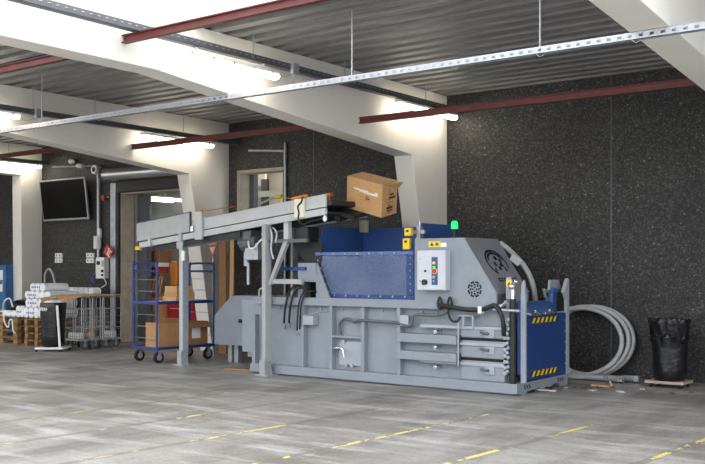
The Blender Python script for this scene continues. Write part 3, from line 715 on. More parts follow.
# hose loop behind the sloping end
for r_, m_, dz in ((.04, 'tube', 0), (.032, 'black', -.05)):
    pts = [cpx(u, v, 12.25) for u, v in ((500, 243), (509, 250), (517, 258), (524, 266), (530, 277), (534, 290), (535.5, 303), (535, 318))]
    MB().tube([(x-.06*(m_ == 'black'), y-.03*(m_ == 'black'), z+dz) for x, y, z in pts], r_, 8).build('bent_hose', m_, bp, smooth=True)
q = PY(513, 260, 12.1); MB().obox((q.x, 12.18, q.z), (.06, 0, -.045), (0, .03, 0), (.025, 0, .035)).build('hose_clamp', 'white', bp)
# tail box at the left
MB().xz([(-11.77, .30), (-11.77, .80), (-11.36, 1.15), (-9.98, 1.15), (-9.98, .30)], 11.75, 12.28).build('tail_box', 'grey', bp, .006)
q = PY(240, 321, 11.74); MB().box(q.x-.04, q.x+.04, 11.742, 11.752, q.z-.03, q.z+.03).build('inspection_hole', 'slot', bp)
for x0 in (-11.57, -11.42): MB().box(x0, x0+.09, 11.88, 11.98, 0, .30).build('tail_leg', 'galv', bp)
MB().box(-11.0, -10.9, 11.95, 12.05, 0, .30).box(-11.2, -10.75, 11.98, 12.02, .1, .28).build('tail_support', 'grey2', bp)
MB().box(-10.4, -9.98, 11.0, 11.75, .3, 1.12).build('ram_cover', 'grey', bp)
MB().tube([(-9.93, F0+.06, 1.18), (-9.93, F0+.06, 1.27), (-9.88, F0+.06, 1.3), (-9.84, F0+.06, 1.27), (-9.84, F0+.06, 1.18)], .014, 6).build('lifting_eye', 'galv', bp)

# ------------------------------------------------------------------ conveyor
cr = R(-6)
cv = empty('belt_conveyor', (-9.6, 10.70, 0), 'long inclined light grey belt conveyor rising to the blue hopper', 'conveyor')
SL = .0893
def zb(a): return 2.283+SL*(a-.05)-.018          # underside of the side rail
def band(mb, a0, a1, b0, b1, h0, h1):
    return mb.plate([(a0, b0, zb(a0)+h0), (a1, b0, zb(a1)+h0), (a1, b0, zb(a1)+h1), (a0, b0, zb(a0)+h1)], (0, b1-b0, 0))
def cpart(mb, name, m, bev=0, par=None, smooth=False): return mb.build(name, m, par or cv, bev, smooth, local=True)
WB = .9
for b0 in (0, WB-.05):
    cpart(band(MB(), -3.32, 1.21, b0, b0+.05, 0, .10), 'lower_rail', 'conv', .006)
    cpart(band(MB(), -3.32, 1.21, b0+.008, b0+.045, .115, .285), 'side_rail', 'conv', .004)
    cpart(band(MB(), -3.32, 1.21, b0+.0, b0+.05, .275, .295), 'rail_edge', 'conv')
cpart(band(MB(), -3.3, 1.3, .045, WB-.045, .13, .20), 'belt', 'belt')
cpart(band(MB(), -3.2, 1.2, .06, WB-.06, .02, .05), 'return_belt', 'belt')
for b0 in (-.03, WB):
    cpart(band(MB(), -3.35, -1.86, b0, b0+.03, .115, .425), 'cover_panel', 'convd', .006)
    cpart(band(MB(), -3.35, -1.84, b0-.004, b0+.034, .425, .44), 'panel_edging', 'darktray')
    cpart(band(MB(), -1.86, -1.845, b0-.004, b0+.034, .115, .44), 'panel_edging', 'darktray')
for a0, w in ((-3.0, .07), (-2.15, .07)):
    cpart(band(MB(), a0, a0+w, -.045, -.0, -.01, .16), 'panel_clip', 'conv', .006)
cpart(MB().box(-1.71, -1.53, -.045, 0, zb(-1.62)-.04, zb(-1.62)+.41), 'splice_plate', 'conv', .006)
cpart(MB().box(-1.83, -1.76, -.04, -.0, zb(-1.75)+.1, zb(-1.75)+.2), 'splice_bolt', 'chrome', .01)
cpart(MB().cyl((-3.3, 0, zb(-3.3)+.16), (-3.3, WB, zb(-3.3)+.16), .07, 16), 'tail_roller', 'belt')
yl = MB().box(-3.42, -3.3, -.02, .05, zb(-3.4)-.03, zb(-3.4)+.04); cpart(yl, 'corner_guard', 'yellow', .01)
# bracket with orange pull-cord switches
wp = cpart(MB().box(.63, .82, -.05, 0, zb(.72)+.02, zb(.72)+.29), 'switch_plate', 'cream', .006)
cpart(MB().cyl((.57, -.03, zb(.72)+.30), (.88, -.03, zb(.72)+.33), .022, 10), 'pull_switch', 'orange', 0, wp)
cpart(MB().tube([(.82, -.06, zb(.72)+.32), (.80, -.07, zb(.72)+.24), (.72, -.06, zb(.72)+.18), (.74, -.06, zb(.72)+.08), (.72, -.05, zb(.72)+.0), (.80, -.04, zb(.72)-.08), (.95, -.02, zb(.95)-.06), (1.1, -.02, zb(1.1)-.06), (1.25, -.02, zb(1.25)-.02)], .012, 6), 'switch_cable', 'black')
for a_, z_, m_ in ((-.72, .57, 'yellow'), (.42, .44, 'orange')):
    cpart(MB().cyl((a_-.06, WB, zb(a_)+z_), (a_+.06, WB, zb(a_)+z_+.01), .035, 10).cyl((a_, WB, zb(a_)+.2), (a_, WB, zb(a_)+z_), .008, 6), 'pull_switch', m_)
cpart(MB().tube([(-.66, WB, zb(-.66)+.57), (0, .5, zb(0)+.42), (.57, -.03, zb(.72)+.30)], .006, 5), 'pull_cord', 'orange')
cpart(MB().tube([(-1.62, -.02, zb(-1.62)+.41), (-1.1, .3, zb(-1.1)+.44)], .006, 5).cyl((-1.64, -.03, zb(-1.62)+.42), (-1.52, -.03, zb(-1.62)+.43), .018, 8), 'pull_cord', 'orange')
cpart(MB().sphere((1.24, -.03, zb(1.24)-.06), .04, (.8, .8, 1.2)), 'sensor', 'white')
# legs
def leg(a, b, z1, m='conv', w=.065):
    l_ = cpart(MB().box(a-w, a+w, b, b+.13, 0.02, z1), 'leg', m, .008)
    cpart(MB().box(a-.13, a+.13, b-.05, b+.18, 0, .02).box(a-.06, a+.06, b-.03, b+.0, .02, .24).plate([(a-.12, b+.05, .02), (a-.06, b+.05, .22), (a-.06, b+.05, .02)], (0, .03, 0)).plate([(a+.12, b+.05, .02), (a+.06, b+.05, .22), (a+.06, b+.05, .02)], (0, .03, 0)), 'foot_plate', 'galv', 0, l_)
leg(-.035, -.05, zb(-.07)+.02, 'legp', .04); leg(-.07-.25, WB-.1, zb(-.3)+.02, 'legp', .025)
leg(-2.2, .05, zb(-2.2)-.12, 'tray', .045); pass
for b0 in (.0,): cpart(MB().box(-2.28, -2.12, b0+.02, b0+.13, zb(-2.2)-.13, zb(-2.2)+.01), 'leg_bracket', 'galv', .008)
cpart(MB().box(-2.16, -2.08, .03, .06, 1.74, 1.9), 'leg_sensor', 'white')
cpart(MB().plate([(-.02, .02, 1.36), (.04, .02, 1.36), (.42, .02, 2.02), (.33, .02, 2.02)], (0, .06, 0)), 'brace', 'legp')
cpart(MB().box(0.0, .82, .02, .07, 1.99, 2.04), 'cross_bar', 'darktray'); cpart(MB().box(0.0, .70, .03, .08, 1.38, 1.45), 'cross_bar', 'legp')
cpart(MB().box(.30, .40, .05, .12, 2.0, zb(.35)+.02), 'strut', 'conv')
cpart(MB().box(.0, .60, .20, .24, 1.58, 1.63), 'cross_bar', 'tblue')
# drive motor and boxes hanging below
cpart(MB().cyl((-.78, .2, 1.98), (-.42, .2, 2.02), .11, 16).box(-.7, -.5, .1, .32, 2.05, 2.2), 'drive_motor', 'darktray', .01)
cpart(MB().box(-.66, -.36, .12, .3, 1.74, 2.0), 'motor_box', 'galv', .01)
cpart(MB().tube([(-.55, .1, 2.03), (-.48, .06, 1.93), (-.38, .06, 1.92), (-.3, .08, 2.0), (-.2, .08, 2.06)], .014, 6), 'motor_cable', 'white')
cpart(MB().tube([(.05, .02, 2.2), (.1, .0, 2.08), (.06, .02, 1.9), (.1, .03, 1.75)], .014, 6).tube([(.1, .02, 2.22), (.2, .0, 2.14), (.16, .02, 2.0)], .012, 6), 'loose_cable', 'cabgrey')
cpart(MB().box(.42, .7, .15, .4, 2.0, 2.22), 'head_motor', 'black', .02)
cpart(MB().plate([(.2, .32, 2.0), (.85, .32, 2.0), (.8, .32, 1.62), (.62, .32, 1.55)], (0, .015, 0)), 'rubber_skirt', 'belt')
cpart(MB().cyl((-1.0, .45, 1.65), (-1.0, .45, 2.1), .045, 10).cyl((-.95, .45, 1.35), (-.95, .45, 1.7), .03, 10).box(-1.1, -.9, .35, .55, 2.0, 2.2), 'belt_cleaner', 'galv')
cpart(MB().plate([(-2.9, .06, zb(-2.9)-.1), (-.7, .06, zb(-.7)-.1), (-.7, .06, zb(-.7)-.0), (-2.9, .06, zb(-2.9)-.0)], (0, .02, 0)), 'under_guard', 'black')
cv.rotation_euler.z = cr
# discharge nose under the tipping box
P0 = Vector((-8.451, 11.15, 2.499)); E1 = Vector((.708, -.118, -.176)); E2 = Vector((.055, .30, .08)); E3 = Vector((.104, -.12, .455))
n1 = E3.normalized()
nz_ = MB(); c_ = P0 + E1*.14 + E2*.5 - n1*.032
nz_.obox(c_, E1*.36, E2.normalized()*.36, n1*.03)
nz_.cyl(P0 + E1*.0 - E2*.6 - n1*.12, P0 + E1*.0 + E2*1.6 - n1*.12, .06, 14)
o = nz_.build('discharge_nose', 'belt'); o.parent = cv
o.matrix_parent_inverse = (Matrix.Translation(cv.location) @ Matrix.Rotation(cr, 4, 'Z')).inverted()

# ------------------------------------------------------------------ tipping cardboard box
def carton(name, p, e1, e2, e3, m, label, group=None, open_right=False, tape=True):
    t = empty(name, p, label, 'box', group)
    e1, e2, e3 = Vector(e1), Vector(e2), Vector(e3)
    MB().obox(Vector(p)+(e1+e2+e3)/2, e1/2, e2/2, e3/2).build('carton', m, t, .004)
    n2 = e2.normalized(); q = Vector(p)-n2*.002
    if tape:
        MB().plate([q+e1*.15+e3*.62, q+e1*.85+e3*.62, q+e1*.85+e3*.70, q+e1*.15+e3*.70], -n2*.001).build('tape', 'tape', t)
    return t, e1, e2, e3
t, e1, e2, e3 = carton('cardboard_box', P0, E1, E2, E3, 'card', 'brown cardboard box tipping over the end of the conveyor above the hopper', None, tape=False)
n2 = E2.normalized(); q = P0 - n2*.002
mb = MB()
for (a0, a1, z0, z1) in ((.2, .38, .66, .70), (.36, .62, .62, .70), (.5, .88, .60, .66), (.8, .88, .66, .70)):
    mb.plate([q+e1*a0+e3*z0, q+e1*a1+e3*(z0-.01), q+e1*a1+e3*z1, q+e1*a0+e3*z1], -n2*.001)
mb.build('tape', 'tape', t)['label'] = 'shiny torn strip of clear tape'
mb = MB()
for (a0, a1, z0, z1) in ((.55, .64, .5, .53), (.54, .66, .43, .47), (.35, .52, .47, .475), (.35, .72, .38, .386)):
    mb.plate([q+e1*a0+e3*z0, q+e1*a1+e3*z0, q+e1*a1+e3*z1, q+e1*a0+e3*z1], -n2*.001)
n1x = E1.normalized(); qq = P0 + E1 + n1x*.002
for (a0, a1, z0, z1) in ((.5, .75, .6, .66), (.45, .85, .5, .57), (.2, .5, .5, .51), (.25, .75, .4, .41), (.32, .72, .14, .18), (.3, .7, .2, .28), (.36, .66, .1, .12), (.4, .56, .3, .33)):
    mb.plate([qq+e2*a0+e3*z0, qq+e2*a1+e3*z0, qq+e2*a1+e3*z1, qq+e2*a0+e3*z1], n1x*.001)
mb.plate([qq+e2*.46+e3*.05, qq+e2*.475+e3*.05, qq+e2*.475+e3*.97, qq+e2*.46+e3*.97], n1x*.001)
mb.build('print', 'ink', t)
T0 = P0+E1+E3
MB().plate([T0+n1x*.004, T0+E2*.75+n1x*.06+E3*.03, T0+E2*1.02+n1x*.10-E3*.02, T0+E2*1.0+n1x*.006-E3*.25], n1x*.004).build('end_flap', 'card', t)
MB().plate([T0+E1.normalized()*.003, T0+E2*.6+n1x*.05+E3*.05, T0+E2*.9-E1*.02, T0+E2*.2-E1*.02], E3.normalized()*.003).build('top_flap', 'cardl', t)

# ------------------------------------------------------------------ blue roll trolley
tr = empty('roll_trolley', (-12.545, 11.53, 0), 'blue steel roll trolley with wire ends carrying cardboard boxes under the conveyor', 'trolley')
TW, TL, TH_ = .355, .60, 1.70       # half width, half length, height
def tp(mb, name, m, par=None, bev=0, smooth=False): return mb.build(name, m, par or tr, bev, smooth, local=True)
tp(MB().box(-TW, TW, -TL, TL, .24, .26), 'deck', 'wood')
tp(MB().box(-TW, TW, -TL-.02, -TL+.02, .23, .275).box(-TW, TW, TL-.02, TL+.02, .23, .275).box(-TW-.02, -TW+.02, -TL, TL, .23, .275).box(TW-.02, TW+.02, -TL, TL, .23, .275), 'base_frame', 'tblue', bev=.005)
for ey in (-TL, TL):
    ef = tp(MB().tube([(-TW, ey, .22), (-TW, ey, TH_-.1), (-TW+.03, ey, TH_-.03), (-TW+.1, ey, TH_), (TW-.1, ey, TH_), (TW-.03, ey, TH_-.03), (TW, ey, TH_-.1), (TW, ey, .22)], .02, 8, 4).cyl((-TW, ey, TH_-.14), (TW, ey, TH_-.14), .02, 8), 'end_frame', 'tblue', smooth=True)
    mb = MB()
    for k in range(6): mb.cyl((-TW, ey, .42+k*.2), (TW, ey, .42+k*.2), .006, 6)
    tp(mb, 'wires', 'galv', ef)
tp(MB().box(-TW-.01, TW+.01, -TL-.01, -TL+.02, 1.0, 1.05).box(-TW-.01, TW+.01, TL-.02, TL+.01, 1.0, 1.05).box(-TW-.01, -TW+.015, -TL, TL, 1.0, 1.05).box(TW-.015, TW+.01, -TL, TL, 1.0, 1.05), 'shelf_frame', 'tblue')
tp(MB().box(-TW+.015, TW-.015, -TL+.02, TL-.02, 1.02, 1.04), 'shelf', 'cabgrey')
for sx_ in (-1, 1):
    for sy_ in (-1, 1):
        x, y = sx_*(TW-.07), sy_*(TL-.08)
        wh = tp(MB().cyl((x-.025, y, .098), (x+.025, y, .098), .098, 20), 'caster_wheel', 'black', bev=.008)
        tp(MB().cyl((x-.029, y, .098), (x+.029, y, .098), .05, 14).box(x-.037, x-.03, y-.025, y+.035, .08, .22).box(x+.03, x+.037, y-.025, y+.035, .08, .22).box(x-.042, x+.042, y-.04, y+.05, .215, .231), 'caster_fork', 'galv', wh)
TRZ = R(-7); tr.rotation_euler.z = TRZ
def onTr(x, y, z): v = Matrix.Rotation(TRZ, 3, 'Z') @ Vector((x, y, 0)); return Vector((tr.location.x+v.x, tr.location.y+v.y, z))
def tbox(x0, x1, y0, y1, z0, z1, m, label, name='cardboard_box', lab=None, group='cardboard boxes on the blue trolley', flaps=False, tape=True):
    p = onTr(x0, y0, z0); r = Matrix.Rotation(TRZ, 3, 'Z')
    t, a, b, c = carton(name, p, r@Vector((x1-x0, 0, 0)), r@Vector((0, y1-y0, 0)), (0, 0, z1-z0), m, label, group, tape=tape)
    if lab:
        nx = a.normalized(); q = p+a+nx*.002
        MB().plate([q+b*.35+c*.3, q+b*.7+c*.3, q+b*.7+c*.75, q+b*.35+c*.75], nx*.001).build('paper_label', 'white', t)
    if flaps:
        nx = a.normalized(); q = p+a+c
        MB().plate([q, q+b, q+b+nx*.14-Vector((0, 0, .1)), q+nx*.14-Vector((0, 0, .1))], (0, 0, .004)).build('flap', 'card2', t)
        MB().plate([q-a, q, q+b*.0-Vector((0,0,0))+r@Vector((0, -.1, .06)), q-a+r@Vector((0, -.1, .06))], (0, 0, .004)).build('flap', 'card', t)
    return t
tbox(-.10, .29, -.52, -.06, .261, .68, 'card3', 'tan cardboard box at the front of the trolley deck', tape=False)
tbox(-.16, .31, -.03, .50, .261, .68, 'card2', 'dark brown open cardboard box with a white label on the trolley deck', lab=True, flaps=True, tape=False)
tbox(-.2, .2, -.1, .3, 1.041, 1.12, 'cardl', 'flat pale carton lowest of the stack on the trolley shelf', name='flat_carton', tape=False)
tbox(-.18, .2, -.08, .3, 1.121, 1.20, 'card', 'flat tan carton in the middle of the stack on the trolley shelf', name='flat_carton', tape=False)
tbox(-.2, .15, -.05, .3, 1.201, 1.30, 'cardl', 'flat pale carton topmost of the stack on the trolley shelf', name='flat_carton', tape=False)

# ------------------------------------------------------------------ things standing in the left doorway
def bbox(u0, v0, u1, v1, Y, dep, name, m, label, cat, z0=None, group=None):
    a = PY(u0, v0, Y); b = PY(u1, v1, Y); zb_ = b.z if z0 is None else z0
    o = MB().box(a.x, b.x, Y, Y+dep, zb_, a.z).build(name, m, None, .006)
    return tag(o, label, cat, group), a, b
_, a, b = bbox(147, 297, 157, 352, 14.3, .4, 'cardboard_box', 'card', 'tall tan cardboard box on the floor of the back room behind the trolley', 'box', 0)
za = a.z
xs = (a.x, b.x)
t = empty('plank_bundle', (xs[0], 14.4, za), 'crate of leaning wooden slats on the tall box behind the trolley', 'crate')
MB().box(xs[0], xs[1], 14.35, 14.65, za, za+.06).box(xs[0], xs[0]+.03, 14.35, 14.65, za+.06, za+.5).build('tray', 'card2', t)
for k in range(4): MB().plate([(xs[0]+.05+k*.06, 14.33+k*.03, za+.06), (xs[0]+.09+k*.06, 14.33+k*.03, za+.06), (xs[0]+.24+k*.05, 14.33+k*.03, za+.45), (xs[0]+.20+k*.05, 14.33+k*.03, za+.45)], (0, .02, 0)).build('slat', 'cardl', t)
MB().box(xs[0], xs[1], 14.35, 14.65, za+.5, za+.53).build('lid', 'card2', t)
z1 = za+.53
tag(MB().box(xs[0], xs[1], 14.35, 14.65, z1, z1+.14).build('wrapped_pack', 'print_red', None, .02), 'red wrapped pack on the slat crate behind the trolley', 'pack')
tag(MB().box(xs[0]+.02, xs[1]+.02, 14.35, 14.65, z1+.14, z1+.24).build('wrapped_pack', 'white', None, .02), 'white wrapped pack on top of the red pack behind the trolley', 'pack')
tag(MB().box(xs[0], xs[1]+.02, 14.35, 14.7, z1+.24, z1+.5).build('cardboard_box', 'card2', None, .006), 'brown cardboard box topmost of the pile behind the trolley', 'box')
# red tool cabinet
a = PY(167.5, 286, 14.6); b = PY(192, 350, 14.6)
t = empty('tool_cabinet', (a.x, 14.6, 0), 'red tool cabinet behind the trolley in the doorway', 'cabinet')
MB().box(a.x, b.x, 14.6, 15.1, 0, a.z).build('body', 'crate', t, .01)
for k in range(4):
    z = a.z-.22-k*.22
    d_ = MB().box(a.x+.03, b.x-.03, 14.585, 14.6, z, z+.19).build('drawer', 'crate', t, .006)
    MB().box(a.x+.1, b.x-.1, 14.57, 14.585, z+.15, z+.17).build('drawer_handle', 'galv', d_)
zt = a.z
tag(MB().box(a.x+.02, a.x+.24, 14.65, 14.95, zt, zt+.55).build('bag', 'orange', None, .03), 'orange bag standing on the red cabinet at its left end', 'bag')
tag(MB().lathe([(.12, 0), (.18, .08), (.2, .25), (.16, .45), (.08, .55)], (a.x+.47, 14.8, zt), 14).build('sack', 'film', None, smooth=True), 'pale plastic sack on the red cabinet beside the orange bag', 'sack')
tag(MB().box(a.x+.70, b.x, 14.65, 15.0, zt, zt+.42).build('cardboard_box', 'card2', None, .006), 'dark cardboard box on the red cabinet at its right end', 'box')
tag(MB().box(a.x+.72, b.x-.03, 14.67, 14.97, zt+.42, zt+.75).build('cardboard_box', 'card', None, .006), 'smaller cardboard box stacked at the right end of the red cabinet', 'box')
# boards leaning on the column, warning triangle
q0 = PY(212, 352, 12.9)
t = empty('leaning_board', (-12.9, 12.9, 0), 'brown wooden board leaning on the white column behind the trolley', 'board')
MB().plate([(-12.86, 12.95, 0), (-12.66, 12.95, 0), (-12.86, 13.15, 2.15), (-13.04, 13.15, 2.15)], (0, .03, 0)).build('board', 'card2', t)
tag(MB().plate([(-12.64, 13.0, 0), (-12.54, 13.0, 0), (-12.70, 13.2, 2.2), (-12.80, 13.2, 2.2)], (0, .03, 0)).build('leaning_board', 'cardl'), 'pale narrow board leaning on the wall beside the brown board', 'board')
p = PY(212.5, 249, 12.5)
t = empty('warning_sign', p, 'red and white warning triangle with yellow top hanging under the conveyor', 'sign')
def wq(x, z, y=0): return (p.x+x, 12.5+y, p.z+z)
MB().plate([wq(-.12, .06), wq(.12, .06), wq(0, -.16)], (0, .01, 0)).build('triangle', 'signred', t)
MB().plate([wq(-.075, .035, -.003), wq(.075, .035, -.003), wq(0, -.10, -.003)], (0, .002, 0)).build('white_field', 'white', t)
MB().plate([wq(-.1, .08), wq(.1, .08), wq(.13, .16), wq(-.06, .16)], (0, .01, 0)).build('yellow_field', 'yellow', t)
MB().box(p.x-.015, p.x+.015, 12.51, 12.53, 0, p.z+.16).build('stake', 'galv', t)

# ------------------------------------------------------------------ wire trolleys in a row
wt = empty('wire_trolley', (-15.80, 11.95, 0), 'chrome wire laundry trolley, frontmost of the row beside the black bag stand', 'trolley', 'nested chrome wire trolleys')
HWX, HY = .285, .1
def wpart(mb, name, m, par=None, smooth=False): return mb.build(name, m, par or wt, 0, smooth, local=True)
wpart(MB().box(-HWX, HWX, -HY, -HY+.025, .17, .20).box(-HWX, HWX, HY-.025, HY, .17, .20).box(-HWX, -HWX+.025, -HY, HY, .17, .20).box(HWX-.025, HWX, -HY, HY, .17, .20), 'base_frame', 'galv')
for x in (-HWX+.02, HWX-.02):
    wpart(MB().tube([(x, -HY, .18), (x, -HY, .95), (x, -HY+.04, 1.03), (x, HY-.04, 1.03), (x, HY, .95), (x, HY, .18)], .010, 6, 4), 'upright', 'galv', smooth=True)
for z in (.42, .80): wpart(MB().cyl((-HWX, -HY, z), (HWX, -HY, z), .009, 6).cyl((-HWX, HY, z), (HWX, HY, z), .009, 6).cyl((HWX, -HY, z), (HWX, HY, z), .009, 6).cyl((-HWX, -HY, z), (-HWX, HY, z), .009, 6), 'rail', 'chrome')
mb = MB()
for k in range(9):
    x = -HWX+.05+k*.07; mb.cyl((x, -HY, .2), (x, -HY, .80), .0035, 5)
for k in range(6): mb.cyl((-HWX, -HY, .26+k*.09), (HWX, -HY, .26+k*.09), .0035, 5)
for k in range(4): mb.cyl((HWX, -HY, .26+k*.13), (HWX, HY, .26+k*.13), .0035, 5)
wpart(mb, 'wire_mesh', 'chrome')
wpart(MB().box(-HWX+.02, HWX-.02, -HY+.02, HY-.02, .195, .21), 'shelf', 'galv')
for x in (-HWX+.06, HWX-.04):
    for y in (-.02,):
        w = wpart(MB().cyl((x-.018, y, .088), (x+.018, y, .088), .088, 18), 'caster_wheel', 'darktray')
        wpart(MB().cyl((x-.022, y, .088), (x+.022, y, .088), .035, 10).box(x-.03, x-.022, y-.02, y+.02, .06, .17).box(x+.022, x+.03, y-.02, y+.02, .06, .17).box(x-.03, x+.03, y-.03, y+.03, .16, .172), 'caster_fork', 'galv', w)
labs = ['second chrome wire trolley from the front of the row under the cardboard sheet', 'third chrome wire trolley from the front of the row under the cardboard sheet', 'rearmost chrome wire trolley of the row, nearest the doorway']
for k in range(3): dup(wt, (-15.80+.02*(k+1), 11.95+.24*(k+1), 0), labs[k])
for (x, y, z, lab, w) in ((-15.85, 11.95, .211, 'white folded cloth in the front wire trolley', .16), (-15.72, 12.19, .211, 'small tan parcel in the second wire trolley', .1), (-15.68, 12.67, .211, 'white parcel in the rear wire trolley', .12)):
    tag(MB().box(x-w, x+w, y-.07, y+.07, z, z+.12).build('parcel', 'white' if 'white' in lab else 'cardl', None, .02), lab, 'parcel')
# cardboard sheet lying on the trolleys
cs = MB(); N_ = 12; top = []
x0, x1, y0, y1 = -16.36, -15.50, 11.66, 12.84
vs = []; fs = []
for j in range(N_+1):
    for i in range(N_+1):
        x = x0+(x1-x0)*i/N_; y = y0+(y1-y0)*j/N_
        vs.append((x+.12*(j/N_), y, 1.062+.02*max(0, (i/N_-.8))*5*-.6*(1-j/N_)+.006*abs(sin(i*1.7+j*.6))-.045*max(0, 1-j/1.5)))
for j in range(N_):
    for i in range(N_): k = j*(N_+1)+i; fs.append((k, k+1, k+N_+2, k+N_+1))
cs.add(vs, fs); o = cs.build('cardboard_sheet', 'cardl'); sm = o.modifiers.new('thick', 'SOLIDIFY'); sm.thickness = .014; sm.offset = 1
tag(o, 'large tan cardboard sheet lying across the wire trolleys', 'cardboard')

# ------------------------------------------------------------------ black refuse bag on a white stand (left)
bs = empty('bag_stand', (-15.83, 11.40, 0), 'black refuse bag on a white wheeled stand in front of the pallets', 'bag stand')
def bpart(mb, name, m, bev=0, smooth=False): return mb.build(name, m, bs, bev, smooth, local=True)
bpart(MB().lathe([(.19, .09), (.215, .12), (.225, .3), (.235, .6), (.25, .85), (.25, .93), (.235, .95), (.23, .90)], (0, 0, 0), 28, lambda a, z, i: 1+.02*sin(a*5+z*6)+.012*sin(a*11-z*9)), 'bag', 'bag', smooth=True)
bpart(MB().box(-.27, .29, -.26, -.19, .05, .085).box(-.27, .29, .19, .26, .05, .085).box(-.27, -.20, -.19, .19, .05, .085).box(.22, .29, -.19, .19, .05, .085), 'stand_base', 'white', .005)
bpart(MB().cyl((.22, -.23, .06), (.17, -.25, .9), .024, 8), 'stand_pole', 'white')
for x in (-.25, .25):
    for y in (-.22, .22): bpart(MB().cyl((x-.012, y, .03), (x+.012, y, .03), .03, 12), 'caster_wheel', 'black')
bpart(MB().sphere((-.02, -.05, .93), .13, (1.2, 1, .5)).sphere((.1, .02, .93), .11, (1, 1, .5)), 'paper_waste', 'film', 0, True)
bpart(MB().plate([(-.2, -.05, .9), (-.05, .1, .9), (-.12, .14, 1.06), (-.26, .0, 1.03)], (.01, -.01, 0)).plate([(.05, -.05, .9), (.2, .05, .92), (.26, .1, 1.03), (.1, .08, 1.04)], (0, .01, 0)), 'card_waste', 'card')
mb = MB()
for k in range(4): mb.plate([(-.17+.04*k, -.215-.01*k, .80-.01*k), (-.15+.04*k, -.217-.01*k, .80), (-.135+.04*k, -.22-.01*k, .86-.01*k), (-.155+.04*k, -.218-.01*k, .86)], (0, -.03, 0))
bpart(mb, 'bag_print', 'white')
bs.rotation_euler.z = R(34)

# ------------------------------------------------------------------ pallets and paper-roll packs
def pallet_parts(root):
    d = MB()
    for k in range(5): y = -.4+k*.175; d.box(-.6, .6, y, y+.1, .122, .144)
    for k in (-1, 0, 1): d.box(k*.5275-.0725, k*.5275+.0725, -.4, .4, .10, .122)
    d.build('deck_boards', 'wood', root, local=True)
    for i in (-1, 0, 1):
        for j in (-1, 0, 1): MB().box(i*.5275-.0725, i*.5275+.0725, j*.35-.05, j*.35+.05, .022, .10).build('block', 'wood2', root, local=True)
    s = MB()
    for j in (-1, 0, 1): s.box(-.6, .6, j*.35-.05, j*.35+.05, 0, .022)
    s.build('bottom_boards', 'wood', root, local=True)
pos = ['bottom', 'second from bottom', 'third from bottom', 'topmost']
p1 = empty('wooden_pallet', (-18.36, 12.3, 0), 'wooden pallet, bottom of the stack at the left edge under the black bag', 'pallet', 'stacked wooden pallets')
pallet_parts(p1)
for k in range(1, 4): dup(p1, (-18.36+random.uniform(-.02, .02), 12.3, .145*k), 'wooden pallet, %s of the stack at the left edge under the black bag' % pos[k])
for k in range(4): dup(p1, (-17.02+random.uniform(-.02, .02), 12.45, .145*k), 'wooden pallet, %s of the stack under the white roll packs' % pos[k], rz=R(90))
for k in range(4): 
    pass
PT = .58
def pack(x0, x1, y0, y1, z0, z1, label, ink='print_blue', name='roll_pack'):
    t = empty(name, ((x0+x1)/2, (y0+y1)/2, z0), label, 'roll pack', 'white packs of paper rolls on the pallets')
    mb = MB(); n_ = max(2, round((x1-x0)/.19)); w = (x1-x0)/n_
    for k in range(n_): mb.xz([(x0+k*w+w*.5+w*.52*cos(a_*pi/8), (z0+z1)/2+(z1-z0)/2*max(-1, min(1, 1.15*sin(a_*pi/8)))) for a_ in range(16)], y0, y1)
    mb.build('wrapping', 'film', t, .015, True)
    pb = MB(); zc = (z0+z1)/2; nn = min(5, max(3, int((x1-x0)/.1)))
    if ink == 'print_red': nn = 0; pb.box(x0+.3, x0+.62, y0-.008, y0-.004, zc-.025, zc+.025)
    for k in range(nn):
        xx = x0+.12*(x1-x0)+k*.062
        pb.plate([(xx, y0-.004, zc-.02), (xx+.035, y0-.004, zc-.02), (xx+.04, y0-.004, zc+.022), (xx+.01, y0-.004, zc+.012)], (0, -.002, 0))
    pb.build('printed_name', ink, t)
pack(-17.50, -16.64, 11.87, 12.6, PT, PT+.22, 'white roll pack with blue print, lowest layer right on the pallets')
pack(-17.48, -16.65, 11.9, 12.6, PT+.222, PT+.40, 'white roll pack with blue print, second layer above the pallets')
pack(-17.50, -16.64, 11.9, 12.6, PT+.402, PT+.56, 'white roll pack with blue print, third layer above the pallets')
pack(-17.82, -17.53, 11.9, 12.5, PT, PT+.24, 'bulging white roll pack between the black bag and the blue print packs')
pack(-18.95, -17.85, 11.92, 12.1, PT, PT+.13, 'low white pack with red print lying in front of the black bag', 'print_red')
pack(-17.46, -16.95, 12.0, 12.6, PT+.562, PT+.72, 'white roll pack with blue print, topmost at the left of the row of rolls')
# a narrow shelf along the wall that carries the row of single rolls
t = empty('low_shelf', (-17.4, 13.35, 0), 'wooden shelf along the wall carrying the row of white rolls', 'shelf')
MB().box(-18.15, -16.84, 13.1, 13.6, 1.0, 1.03).build('board', 'wood', t)
for x in (-18.13, -16.90):
    for y in (13.12, 13.54): MB().box(x, x+.04, y, y+.03, 0, 1.0).build('leg', 'wood', t)
words = ['leftmost', 'second', 'third', 'fourth', 'fifth', 'sixth', 'seventh', 'rightmost']
for k in range(8):
    xx = -18.06+k*.168
    tag(MB().cyl((xx, 13.11, 1.114), (xx, 13.34, 1.114), .083, 18).build('paper_roll', 'film', None, .015, True), '%s white paper roll of the eight in the row on the wall shelf' % words[k], 'paper roll', 'white paper rolls in the row on the shelf')
